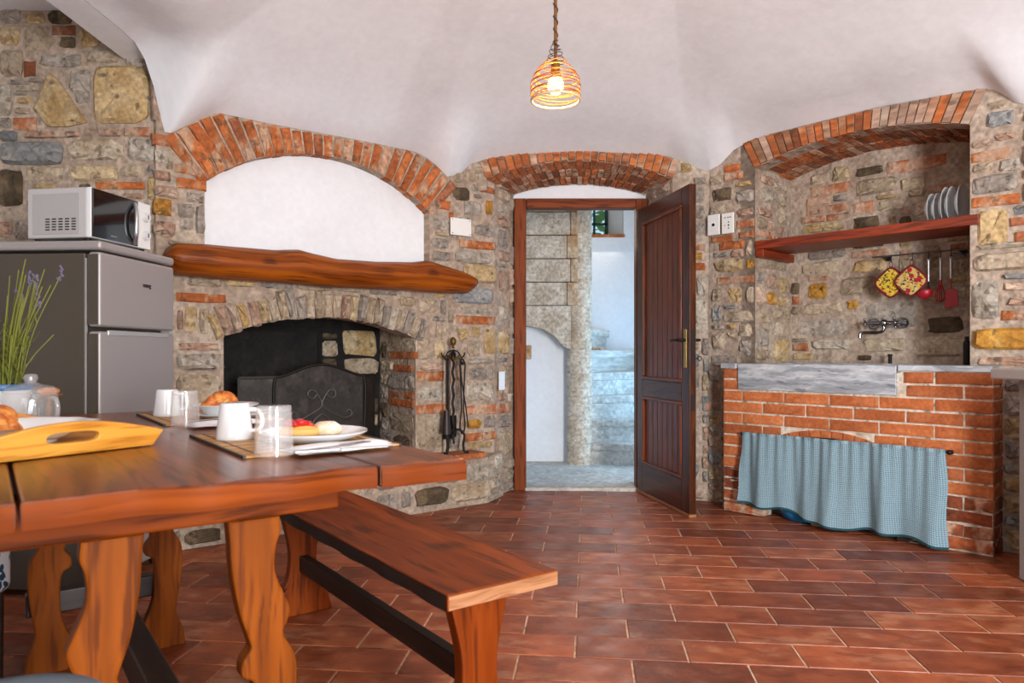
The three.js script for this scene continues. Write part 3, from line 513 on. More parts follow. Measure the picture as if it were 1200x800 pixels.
// ------------------------------------------------------------------ structure: plastered vault
{
  const rim = [];
  const add = (x, d, y) => rim.push([x, d, y]);
  for (let i = 0; i < 14; i++) add(-1.8, lerp(-1.6, 3.3, i / 13), 2.46);
  add(-1.8, 3.42, 2.455); add(-1.795, 3.5, 2.41); add(-1.785, 3.57, 2.3); add(-1.775, 3.61, 2.18);
  for (let s = 0; s <= 1.9; s += 0.03) { const q = on(PF, s, 0.004); add(q[0], q[1], s < 1.76 ? topF(s) : lerp(2.13, 2.24, sm(1.74, 1.9, s))); }
  for (let s = 0.06; s <= 1.5; s += 0.05) add(PD.x + s, 4.79 - 0.004, topD(s));
  for (let s = -0.2; s <= 2.0; s += 0.03) { const q = on(PS, s, 0.004); add(q[0], q[1], topS(s)); }
  for (let i = 1; i < 12; i++) add(2.84, lerp(3.0, -1.6, i / 11), 2.27);
  for (let i = 1; i < 12; i++) add(lerp(2.84, -1.8, i / 11), -1.6, 2.4);
  const n = rim.length - 1, C = [0.45, 2.35], crown = 2.82;
  const f = (u, v) => { const k = Math.min(n, Math.round(u * n)), [x, d, y] = rim[k], r = v; const e = Math.pow(sm(0.78, 1, r), 1.6); return [lerp(C[0], x, r), lerp(2.27, crown, 1 - Math.pow(r, 2.1)) + (y - 2.27) * e, -lerp(C[1], d, r), lerp(C[0], x, r), lerp(C[1], d, r)]; };
  const o = struct('ceiling', 'white plastered vault dipping down between the wall arches', 'ceiling');
  addMesh('vault_plaster', grid(n, 26, f), M.plaster, o);
}

// ------------------------------------------------------------------ structure: stair tower seen through the door
{
  const w = struct('wall_stair', 'white plastered walls of the stair tower', 'wall');
  addMesh('plaster_wall', uvBox(bx(0.15, 3.4, 2.2, -0.35, 1.6, -6.25), 1), M.plaster, w);
  const back = extr([[-0.4, -0.1], [2.1, -0.1], [2.1, 3.5], [-0.4, 3.5]], 0.35, 0, [[[0.55, 2.155], [1.11, 2.155], [1.11, 2.95], [0.55, 2.95]]]); back.translate(0, 0, -7.55);
  addMesh('plaster_wall', uvBox(back, 1), M.plaster, w);
  const wedge = extr([[1.11, -7.2], [1.11, -7.55], [1.0, -7.55]], 0.8); wedge.rotateX(Math.PI / 2); wedge.scale(1, -1, -1); 
  const wg = hexa([[1.11, 2.155, -7.2], [1.12, 2.155, -7.2], [1.12, 2.155, -7.54], [0.99, 2.155, -7.54]], [[1.11, 2.95, -7.2], [1.12, 2.95, -7.2], [1.12, 2.95, -7.54], [0.99, 2.95, -7.54]]);
  addMesh('window_reveal', uvBox(wg, 1), M.plaster, w);
  const side = extr([[5.15, -0.1], [7.6, -0.1], [7.6, 3.5], [5.15, 3.5]], 0.2, 0, [[[5.6, 0.3], [6.4, 0.3], [6.4, 1.4], [5.6, 1.4]]]); side.rotateY(Math.PI / 2); side.translate(1.95, 0, 0);
  addMesh('plaster_wall', uvBox(side, 1), M.plaster, w);
  addMesh('plaster_wall', uvBox(bx(0.5, 3.5, 0.2, -0.25, 1.7, -5.26), 1), M.plaster, w);
  addMesh('plaster_wall', uvBox(bx(1.1, 3.5, 0.2, 1.51, 1.7, -5.28), 1), M.plaster, w);
  addMesh('plaster_wall', uvBox(bx(1.2, 1.3, 0.2, 0.5, 2.85, -5.28), 1), M.plaster, w);
  addMesh('plaster_wall', uvBox(bx(0.95, 2.2, 0.2, 0.06, 1.1, -6.45), 1), M.plaster, w);
  const corner = bx(0.2, 2.2, 0.2, 0.6, 1.1, -6.52); corner.rotateY(0); addMesh('plaster_wall', uvBox(corner, 1), M.plaster, w);
  const l = struct('floor_landing', 'worn pale stone landing beyond the door', 'floor');
  addMesh('stone_slab', uvBox(bx(2.4, 0.12, 2.4, 0.75, -0.045, -6.3, 0.01), 0.8), M.landing, l);
  addMesh('stone_sill', uvBox(bx(0.8, 0.06, 0.16, 0.49, -0.008, -5.14, 0.01), 0.8), M.landing, l);
  const st = struct('staircase', 'worn stone spiral steps winding round a round newel', 'staircase');
  const cx = 0.585, cd = 6.22;
  for (let i = 0; i < 16; i++) { const g = cyl(0.108, 0.107, 0.196, 28, cx, 0.1 + i * 0.2, -cd); addMesh('newel_drum', uvBox(g, 0.5, 'x', 1), M.ashlar, st); }
  addMesh('newel_core', cyl(0.1, 0.1, 3.2, 20, cx, 1.6, -cd), M.mortarPale, st);
  for (let i = 0; i < 7; i++) {
    const a0 = (-17 + i * 17) * Math.PI / 180, a1 = a0 + 46 * Math.PI / 180, R = 1.35, y = 0.2 * (i + 1);
    const wedgePts = [[0, 0]]; for (let k = 0; k <= 8; k++) { const a = lerp(a0, a1, k / 8); wedgePts.push([R * Math.cos(a), R * Math.sin(a)]); }
    const tread = extr(wedgePts, 0.07, 0.016); tread.rotateX(-Math.PI / 2); tread.translate(cx, y - 0.07, -cd);
    addMesh('tread', uvBox(tread, 0.7, 'x', 1), M.landing, st);
    const b0 = a0 + 0.03, bp = [[0, 0]]; for (let k = 0; k <= 8; k++) { const a = lerp(b0, a1, k / 8); bp.push([R * Math.cos(a), R * Math.sin(a)]); }
    const ris = extr(bp, y < 0.3 ? y - 0.07 : 0.2); ris.rotateX(-Math.PI / 2); ris.translate(cx, y - 0.07 - (y < 0.3 ? y - 0.07 : 0.2), -cd);
    addMesh('riser', uvBox(ris, 0.7, 'x', 1), M.landing, st);
  }
  // curb stone at the turn of the flight
  addMesh('curb_stone', uvBox(bx(0.07, 0.2, 0.1, 0.79, 0.89, -6.62, 0.02), 0.5), M.ashlarRust, st); addMesh('curb_stone', uvBox(bx(0.12, 0.05, 0.12, 0.78, 1.0, -6.62, 0.02), 0.5), M.ashlarRust, st);
  // dressed blocks of the flight above
  const up = struct('wall_ashlar', 'dressed stone blocks of the upper flight beside the newel', 'wall');
  for (let r = 0; r < 8; r++) {
    const y0 = 1.18 + r * 0.2, y1 = y0 + 0.194;
    if (r === 0) { const g = extr([[-0.1, 1.205], [-0.1, y1], [0.5, y1], [0.5, 1.005], [0.44, 1.03], [0.36, 1.12], [0.26, 1.18], [0.12, 1.21]], 0.3); g.translate(0, 0, -6.4); addMesh('block', uvBox(g, 0.5, 'x', 1), M.ashlar, up); continue; }
    const split = r % 2 ? 0.47 : 0.5;
    addMesh('block', uvBox(bx(split - 0.004 + 0.2, 0.194, 0.3, (split - 0.2) / 2, (y0 + y1) / 2, -6.25, 0.008), 0.5, 'x', 1), M.ashlar, up);
    addMesh('block', uvBox(bx(0.56 - split, 0.194, 0.26, (split + 0.56) / 2, (y0 + y1) / 2, -6.22, 0.008), 0.5, 'x', 1), M.ashlarRust, up);
  }
  addMesh('bracket_stone', uvBox(bx(0.06, 0.12, 0.12, 0.135, 0.98, -6.1, 0.01), 0.5), M.ashlarRust, up);
  // stair window
  const o = struct('window_3', 'small dark green barred window high in the stair tower', 'window'), green = std({ color: '#16403a', roughness: 0.5 });
  for (const [W, H, X, Y] of [[0.03, 0.82, 0.985, 2.55], [0.03, 0.82, 0.56, 2.55], [0.022, 0.8, 0.86, 2.55], [0.022, 0.8, 0.7, 2.55], [0.44, 0.03, 0.775, 2.17], [0.44, 0.022, 0.775, 2.32], [0.44, 0.022, 0.775, 2.55], [0.44, 0.022, 0.775, 2.78]]) addMesh('window_bar', bx(W, H, 0.03, X, Y, -7.5), green, o);
  addMesh('pane', new THREE.PlaneGeometry(0.44, 0.82).translate(0.775, 2.55, -7.53), M.pane, o);
  addMesh('window_sill', uvBox(bx(0.6, 0.03, 0.36, 0.83, 2.15, -7.36, 0.004), 0.45, 'x', 1), rockMats.O[0], o);
  const o2 = struct('window_4', 'side window of the stair tower', 'window');
  for (const [H, D2, Y, Z] of [[0.05, 0.8, 0.325, -6], [0.05, 0.8, 1.375, -6], [1.0, 0.05, 0.85, -5.625], [1.0, 0.05, 0.85, -6.375]]) addMesh('window_frame', bx(0.06, H, D2, 2.02, Y, Z), green, o2);
  addMesh('pane', new THREE.PlaneGeometry(0.7, 1.0).rotateY(-Math.PI / 2).translate(2.03, 0.85, -6), M.pane, o2);
  // greenery outside
  const tr = thing('tree', 'leafy green tree outside the small stair window', 'tree', [0.9, 0, -9.6]);
  addMesh('trunk', cyl(0.14, 0.09, 2.6, 10, 0, 1.3, 0), M.darkWood, tr);
  const leaf = []; for (let i = 0; i < 1600; i++) { const g = new THREE.PlaneGeometry(0.13, 0.08); g.rotateX(rr(-1.4, 1.4)); g.rotateY(rr(0, 6.28)); const a = rr(0, 6.28), b = Math.acos(rr(-1, 1)), R = 1.5 * Math.cbrt(rr(0.2, 1)); g.translate(R * Math.sin(b) * Math.cos(a), 3.1 + 1.1 * R * Math.cos(b), R * Math.sin(b) * Math.sin(a)); leaf.push(g); }
  const lf = addMesh('foliage', merge(leaf), phys({ color: '#5f8f3a', roughness: 0.9, transmission: 0.4, thickness: 0 }), tr); lf.userData.kind = 'stuff';
}

// ------------------------------------------------------------------ door leaf, standing open into the room
{
  const hx = 0.898, hd = 5.03, L = 0.826, tx = 0.202, td = -0.979;
  const door = struct('door_1', 'brown wooden panelled door standing open', 'door'); frame(door, hx, hd, 0, tx, td);
  const T = 0.042, wd = (n, g, grain, m = M.doorWood) => addMesh(n, uvBox(g, 0.8, grain, 1), m, door);
  wd('stile', bx(0.095, 1.95, T, 0.0475, 0.995, 0, 0.004), 'y', M.doorDark); wd('stile', bx(0.11, 1.95, T, L - 0.055, 0.995, 0, 0.004), 'y', M.doorDark);
  const W = L - 0.205, cx = 0.095 + W / 2;
  wd('rail', bx(W, 0.1, T, cx, 1.92, 0, 0.004), 'x', M.doorDark); wd('rail', bx(W, 0.115, T, cx, 0.735, 0, 0.004), 'x', M.doorDark); wd('rail', bx(W, 0.19, T, cx, 0.115, 0, 0.004), 'x', M.doorDark);
  for (const [y0, y1] of [[0.21, 0.678], [0.793, 1.87]]) {
    const n = 8; for (let i = 0; i < n; i++) wd('panel_board', bx(W / n - 0.003, y1 - y0, 0.022, 0.095 + (i + 0.5) * W / n, (y0 + y1) / 2, -0.002, 0.004), 'y');
    for (const [w, h, x, y] of [[W, 0.022, cx, y0 + 0.011], [W, 0.022, cx, y1 - 0.011], [0.022, y1 - y0 - 0.044, 0.106, (y0 + y1) / 2], [0.022, y1 - y0 - 0.044, 0.095 + W - 0.011, (y0 + y1) / 2]]) wd('moulding', bx(w, h, T + 0.014, x, y, 0, 0.008), w > h ? 'x' : 'y');
  }
  wd('draught_strip', bx(L, 0.02, T + 0.004, L / 2, 0.012, 0, 0.003), 'x', M.endGrain);
  const plate = addMesh('handle_plate', bx(0.035, 0.23, 0.004, L - 0.055, 1.0, T / 2 + 0.002, 0.002), M.brass, door);
  for (const s of [1, -1]) { const z = s * (T / 2); const h = addMesh('lever', merge(cyl(0.009, 0.009, 0.05, 12).rotateX(Math.PI / 2).translate(L - 0.055, 1.05, z + s * 0.025), tube([[L - 0.055, 1.05, z + s * 0.05], [L - 0.1, 1.05, z + s * 0.052], [L - 0.15, 1.048, z + s * 0.05]], 0.008, 16, 8)), M.iron, door); }
  addMesh('key', merge(cyl(0.004, 0.004, 0.04, 8).rotateX(Math.PI / 2).translate(L - 0.055, 0.94, -T / 2 - 0.02), new THREE.TorusGeometry(0.012, 0.003, 6, 16).rotateY(Math.PI / 2).translate(L - 0.055, 0.94, -T / 2 - 0.05)), M.iron, door);
  addMesh('latch_plate', bx(0.003, 0.2, 0.022, L + 0.001, 1.01, 0), M.iron, door); addMesh('latch_plate', bx(0.003, 0.1, 0.02, L + 0.001, 0.68, 0), M.iron, door);
}

// ------------------------------------------------------------------ mantel log
{
  const o = thing('mantel_log', 'long knotty varnished log forming the mantelshelf over the fireplace', 'mantel'); const z = 0.07; frame(o, ...on(PF, -0.02, z), 0, PF.tx, PF.td);
  const L = 1.86, top = prof([[0, 1.49], [0.05, 1.525], [0.2, 1.53], [0.55, 1.53], [0.68, 1.545], [0.76, 1.53], [0.9, 1.512], [1.15, 1.515], [1.4, 1.53], [1.5, 1.548], [1.6, 1.53], [1.75, 1.5], [1.86, 1.47]]), bot = prof([[0, 1.42], [0.05, 1.365], [0.3, 1.355], [0.8, 1.35], [1.3, 1.352], [1.6, 1.352], [1.8, 1.36], [1.86, 1.39]]);
  const g = grid(40, 90, (u, v) => {
    const x = v * L, e = Math.min(1, Math.sqrt(Math.max(0, Math.sin(Math.PI * clamp(v, 0.0, 1))) * 9)), c = Math.min(1, v < 0.5 ? v / 0.006 : (1 - v) / 0.006), yt = top(x), yb = bot(x), r = (yt - yb) / 2, a = u * Math.PI * 2;
    const n = 1 + 0.05 * (fbm(v, u, 9, 4, 3, 5) - 0.5) + 0.02 * Math.sin(a * 3 + x * 7), rz = 0.1 * (0.9 + 0.1 * e);
    const k = Math.pow(clamp(c), 0.5) * Math.min(1, 0.72 + 0.28 * e);
    return [x, (yt + yb) / 2 + r * Math.sin(a) * n * k, rz * Math.cos(a) * n * k, x / 1.0, u * 0.6];
  });
  addMesh('trunk', g, M.log, o);
}
// ------------------------------------------------------------------ cover plates and switches
{
  const plate = (name, label, pl, u, v, wp, hp, z, holes) => {
    const [s, y, d] = pixelOn(pl, u, v, z), o = thing(name, label, name.includes('socket') ? 'socket' : name.includes('switch') ? 'switch' : 'cover plate'); frame(o, ...on(pl, s, z), y, pl.tx, pl.td);
    const w = solveS(pl, u + wp / 2, z) - solveS(pl, u - wp / 2, z), h = hp * d / F;
    addMesh('face', bx(w, h, 0.012, 0, 0, 0, 0.004), M.whitePlastic, o);
    for (const [a, b, r] of holes) addMesh('hole', cyl(r, r, 0.004, 12).rotateX(Math.PI / 2).translate(a * w, b * h, 0.006), M.iron, o);
    return o;
  };
  plate('cover_plate', 'blank white cover plate on the stone pier above the log', PF, 540, 266, 24, 20, 0.03, [[-0.42, 0.4, 0.003], [0.42, 0.4, 0.003], [-0.42, -0.4, 0.003], [0.42, -0.4, 0.003]]);
  plate('wall_socket', 'white wall plate with one round socket near the open door', PS, 836.5, 263.5, 14, 24, 0.03, [[0, 0, 0.01]]);
  plate('wall_socket', 'white wall plate with a row of socket holes beside the shelf', PS, 853, 261.5, 14, 24, 0.03, [[-0.2, 0.28, 0.004], [0.05, 0.28, 0.004], [0.25, 0.28, 0.004], [0.1, 0.05, 0.004], [0.1, -0.1, 0.005], [0.1, -0.25, 0.004], [-0.2, -0.1, 0.003]]);
  plate('light_switch', 'narrow white light switch on the stone reveal by the door frame', { x: -0.12, d: 4.876, tx: 0.4722, td: 0.8815 }, 588, 446, 6, 22, 0.035, []);
}
// ------------------------------------------------------------------ firebox contents
{
  const o = thing('fireback', 'black iron fireback plate in the sooty firebox', 'fireback'); frame(o, ...on(PF, 0.62, -0.44), 0.335, PF.tx, PF.td);
  addMesh('plate', uvBox(bx(0.62, 0.8, 0.02, 0.08, 0.4, 0), 0.5), M.soot, o); addMesh('border', merge(bx(0.62, 0.03, 0.01, 0.08, 0.785, 0.014), bx(0.03, 0.77, 0.01, 0.375, 0.39, 0.014)), M.soot, o);
  const s = thing('fire_screen', 'black three-panel fire screen with scrolled wire in front of the firebox', 'fire screen'); frame(s, ...on(PF, 0.87, -0.1), 0.335, PF.tx, PF.td);
  const hw = 0.27, H = (x) => 0.5 + 0.07 * Math.pow(Math.cos(clamp(x / hw, -1, 1) * Math.PI / 2), 1.6);
  const crest = Array.from({ length: 25 }, (_, i) => { const x = lerp(-hw, hw, i / 24); return [x, H(x)]; });
  addMesh('mesh_panel', uvBox(extr([[-hw, 0.03], [hw, 0.03], ...crest.slice().reverse()], 0.004), 0.5), M.ironDull, s);
  addMesh('frame', tube([[-hw, 0.0, 0.004], ...crest.map(([x, y]) => [x, y, 0.004]), [hw, 0.0, 0.004]], 0.009, 80, 6), M.iron, s);
  for (const q of [-1, 1]) {
    const w = 0.2, leaf = new THREE.Group(); leaf.name = 'side_leaf'; leaf.position.set(q * hw, 0, 0); leaf.rotation.y = q * -0.5 * (q > 0 ? -1.6 : -0.2); s.add(leaf);
    addMesh('mesh_panel', uvBox(bx(w, 0.46, 0.004, q * w / 2, 0.26, 0), 0.5), M.ironDull, leaf);
    addMesh('frame', merge(bx(w, 0.014, 0.014, q * w / 2, 0.5, 0), bx(0.014, 0.5, 0.014, q * w, 0.25, 0), bx(0.014, 0.5, 0.014, 0, 0.25, 0), bx(w, 0.014, 0.014, q * w / 2, 0.03, 0)), M.iron, leaf);
  }
  const scroll = (pts) => tube(pts.map(([x, y]) => [x, y, 0.012]), 0.0035, 40, 6);
  const half = (q) => scroll([[q * 0.03, 0.395], [q * 0.055, 0.37], [q * 0.085, 0.385], [q * 0.08, 0.415], [q * 0.05, 0.42], [q * 0.02, 0.385], [q * 0.0, 0.33], [q * 0.07, 0.28], [q * 0.15, 0.25], [q * 0.19, 0.27], [q * 0.175, 0.3], [q * 0.15, 0.285]]);
  const low = (q) => scroll([[0, 0.28], [q * 0.05, 0.24], [q * 0.05, 0.19], [0, 0.15], [q * 0.08, 0.12], [q * 0.18, 0.16]]);
  addMesh('scrollwork', merge(half(1), half(-1), low(1), low(-1)), M.wire, s);
}
{ // fire tools on the ledge
  const [x, d] = on(PF, solveS(PF, 531, 0.09), 0.09), y = 0.336;
  const o = thing('fire_tool_stand', 'black wrought iron stand with a bronze finial and scrolled feet on the hearth ledge', 'tool stand', P(x, d, y)); o.rotation.y = Math.atan2(PF.td, PF.tx);
  addMesh('post', tube(Array.from({ length: 30 }, (_, i) => [0.004 * Math.cos(i * 1.3), 0.06 + i * 0.0205, 0.004 * Math.sin(i * 1.3)]), 0.008, 90, 6), M.iron, o);
  addMesh('finial', lathe([[0.001, 0], [0.012, 0.005], [0.006, 0.015], [0.018, 0.03], [0.022, 0.047], [0.014, 0.067], [0.001, 0.075]], 18).translate(0, 0.665, 0), M.bronze, o);
  for (let k = 0; k < 3; k++) { const a = k * 2.094 + 0.6, c = Math.cos(a), s = Math.sin(a); addMesh('foot', tube([[0, 0.12, 0], [c * 0.03, 0.15, s * 0.03], [c * 0.07, 0.12, s * 0.07], [c * 0.065, 0.05, s * 0.065], [c * 0.075, 0.005, s * 0.075], [c * 0.1, 0.008, s * 0.1]], 0.008, 30, 7), M.iron, o); }
  for (let k = 0; k < 4; k++) { const a = k * Math.PI / 2 + 0.4, c = Math.cos(a), s = Math.sin(a); addMesh('hook', tube([[0, 0.655, 0], [c * 0.03, 0.645, s * 0.03], [c * 0.055, 0.61, s * 0.055], [c * 0.07, 0.62, s * 0.07], [c * 0.075, 0.64, s * 0.075]], 0.005, 24, 6), M.iron, o); addMesh('leaf_ornament', new THREE.OctahedronGeometry(0.018).scale(1, 1.3, 0.7).translate(c * 0.045, 0.605, s * 0.045), M.bronze, o); }
  const tool = (name, label, cat, k, build) => { const a = k * Math.PI / 2 + 0.4, t = thing(name, label, cat, [0, 0, 0]); const v = new THREE.Vector3(0.06 * Math.cos(a), 0, 0.06 * Math.sin(a)).applyAxisAngle(new THREE.Vector3(0, 1, 0), o.rotation.y).add(o.position); t.position.copy(v); t.rotation.y = o.rotation.y; build(t); };
  const shaft = (t, y0, y1) => addMesh('shaft', merge(cyl(0.0055, 0.0055, y1 - y0, 8, 0, (y0 + y1) / 2, 0), new THREE.TorusGeometry(0.012, 0.003, 6, 14).translate(0, y1 + 0.01, 0)), M.iron, t);
  tool('fire_shovel', 'iron ash shovel with a flat black blade hanging on the tool stand', 'shovel', 2.75, (t) => { shaft(t, 0.2, 0.6); addMesh('blade', bx(0.085, 0.15, 0.005, 0, 0.16, 0.012, 0.002), M.ironDull, t); addMesh('blade_rim', merge(bx(0.004, 0.14, 0.02, -0.042, 0.165, 0.02), bx(0.004, 0.14, 0.02, 0.042, 0.165, 0.02)), M.ironDull, t); });
  tool('fire_tongs', 'pair of iron fire tongs with claw ends hanging on the tool stand', 'tongs', 0.05, (t) => { for (const q of [-1, 1]) addMesh('arm', tube([[0, 0.6, 0], [q * 0.018, 0.57, 0], [q * 0.016, 0.5, 0], [q * 0.008, 0.3, 0], [q * 0.018, 0.16, 0], [q * 0.004, 0.12, 0]], 0.005, 30, 6), M.iron, t); addMesh('pivot', new THREE.SphereGeometry(0.012, 10, 8).translate(0, 0.57, 0), M.iron, t); });
  tool('hearth_brush', 'round dark hearth brush hanging on the tool stand', 'brush', 1.6, (t) => { shaft(t, 0.28, 0.6); addMesh('bristles', cyl(0.03, 0.018, 0.15, 16, 0, 0.2, 0), M.darkWood, t); });
  const pk = thing('fire_poker', 'thin iron poker leaning away from the tool stand', 'poker', o.position.clone()); pk.rotation.y = o.rotation.y;
  addMesh('shaft', tube([[0.045, 0.6, 0.01], [0.06, 0.45, 0.012], [0.085, 0.3, 0.015], [0.105, 0.16, 0.016]], 0.0045, 20, 6), M.iron, pk); addMesh('loop', new THREE.TorusGeometry(0.012, 0.003, 6, 14).translate(0.043, 0.612, 0.01), M.iron, pk);
}

// ------------------------------------------------------------------ fridge and microwave
const font = await new FontLoader().loadAsync('fonts/droid/droid_sans_bold.typeface.json');
{
  const x0 = -1.62, d0 = 2.823, tx = 0.07, td = 0.9975, W = 0.54, H = 1.417, T = 0.06;
  const o = thing('fridge', 'grey two-door fridge freezer with a dark side panel in the alcove', 'fridge'); frame(o, x0, d0, 0, tx, td);
  const dark = std({ color: '#4a4238', roughness: 0.5 }), silver = std({ color: '#a39c99', roughness: 0.4, metalness: 0.25 }), edge = std({ color: '#c9c6c2', roughness: 0.35, metalness: 0.6 });
  addMesh('cabinet', bx(W, H - 0.08, 0.52, W / 2, 0.03 + (H - 0.08) / 2, -T - 0.265, 0.006), dark, o);
  addMesh('edge_strip', bx(0.006, H - 0.1, 0.006, 0.004, 0.03 + (H - 0.1) / 2, -T - 0.002), edge, o);
  addMesh('worktop', bx(W + 0.004, 0.038, 0.58, W / 2, H - 0.019, -0.29, 0.014), silver, o);
  const dr = (n, y0, y1) => { const p = addMesh(n, bx(W, y1 - y0, T - 0.008, W / 2, (y0 + y1) / 2, -T / 2 + 0.002, 0.012), silver, o); addMesh('side_skin', bx(0.003, y1 - y0 - 0.02, T - 0.018, -0.0008, (y0 + y1) / 2, -T / 2 - 0.002), dark, p); return p; };
  const f = dr('freezer_door', 1.075, H - 0.045); dr('fridge_door', 0.06, 1.058);
  addMesh('grip_recess', bx(W - 0.1, 0.022, 0.012, W / 2, 1.052, -0.006, 0.004), edge, o);
  addMesh('hinge', bx(0.03, 0.016, 0.03, W - 0.02, 1.066, -0.02), edge, o);
  const t = new TextGeometry('smeg', { font, size: 0.017, depth: 0.002, curveSegments: 3 }); t.translate(0.285, 1.258, 0.0005); addMesh('badge', t, std({ color: '#3c3936', roughness: 0.4, metalness: 0.5 }), f);
  for (const [a, b] of [[0.04, -0.08], [W - 0.04, -0.08], [0.04, -0.52], [W - 0.04, -0.52]]) addMesh('foot', cyl(0.016, 0.018, 0.032, 12, a, 0.016, b), M.iron, o);
  // microwave on top
  const m = thing('microwave', 'small white microwave with a black glass door on top of the fridge', 'microwave'); frame(m, -1.664, 2.835, H + 0.001, 0.148, 0.989);
  const w = 0.364, h = 0.212, dp = 0.285, body = std({ color: '#b9b6b4', roughness: 0.4 }), black = phys({ color: '#0b0a0a', roughness: 0.08, clearcoat: 1, clearcoatRoughness: 0.03 });
  addMesh('casing', bx(w, h - 0.012, dp - 0.02, w / 2, 0.012 + (h - 0.012) / 2, -dp / 2 - 0.01, 0.006), body, m);
  addMesh('front_panel', bx(w, h - 0.012, 0.022, w / 2, 0.012 + (h - 0.012) / 2, -0.011, 0.005), std({ color: '#e4e4e2', roughness: 0.35 }), m);
  addMesh('door_glass', bx(0.27, h - 0.018, 0.008, 0.136, 0.012 + (h - 0.012) / 2, 0.003, 0.003), black, m);
  addMesh('handle', tube([[0.245, 0.022, 0.01], [0.232, 0.06, 0.026], [0.228, 0.108, 0.03], [0.232, 0.156, 0.026], [0.245, 0.194, 0.01]], 0.009, 30, 8), M.steel, m);
  for (const y of [0.15, 0.07]) { const k = addMesh('knob', cyl(0.022, 0.019, 0.016, 20).rotateX(Math.PI / 2).translate(0.325, y, 0.008), std({ color: '#d6d6d4', roughness: 0.35 }), m); addMesh('pointer', bx(0.003, 0.018, 0.003, 0.325, y, 0.017), M.iron, k); }
  addMesh('side_panel', bx(0.004, h - 0.05, dp - 0.075, -0.001, 0.108, -dp / 2 - 0.012, 0.0018), std({ color: '#a9a6a4', roughness: 0.45 }), m);
  for (let i = 0; i < 5; i++) for (let j = 0; j < 5; j++) addMesh('vent_slot', bx(0.003, 0.005, 0.019, -0.0022, 0.045 + j * 0.0105, -0.075 - i * 0.029), M.iron, m);
  addMesh('badge', bx(0.034, 0.005, 0.001, 0.12, 0.033, 0.0075), M.steel, m);
  for (const [a, b] of [[0.02, -0.03], [w - 0.02, -0.03], [0.02, -dp + 0.03], [w - 0.02, -dp + 0.03]]) addMesh('foot', cyl(0.01, 0.01, 0.012, 10, a, 0.006, b), M.iron, m);
}

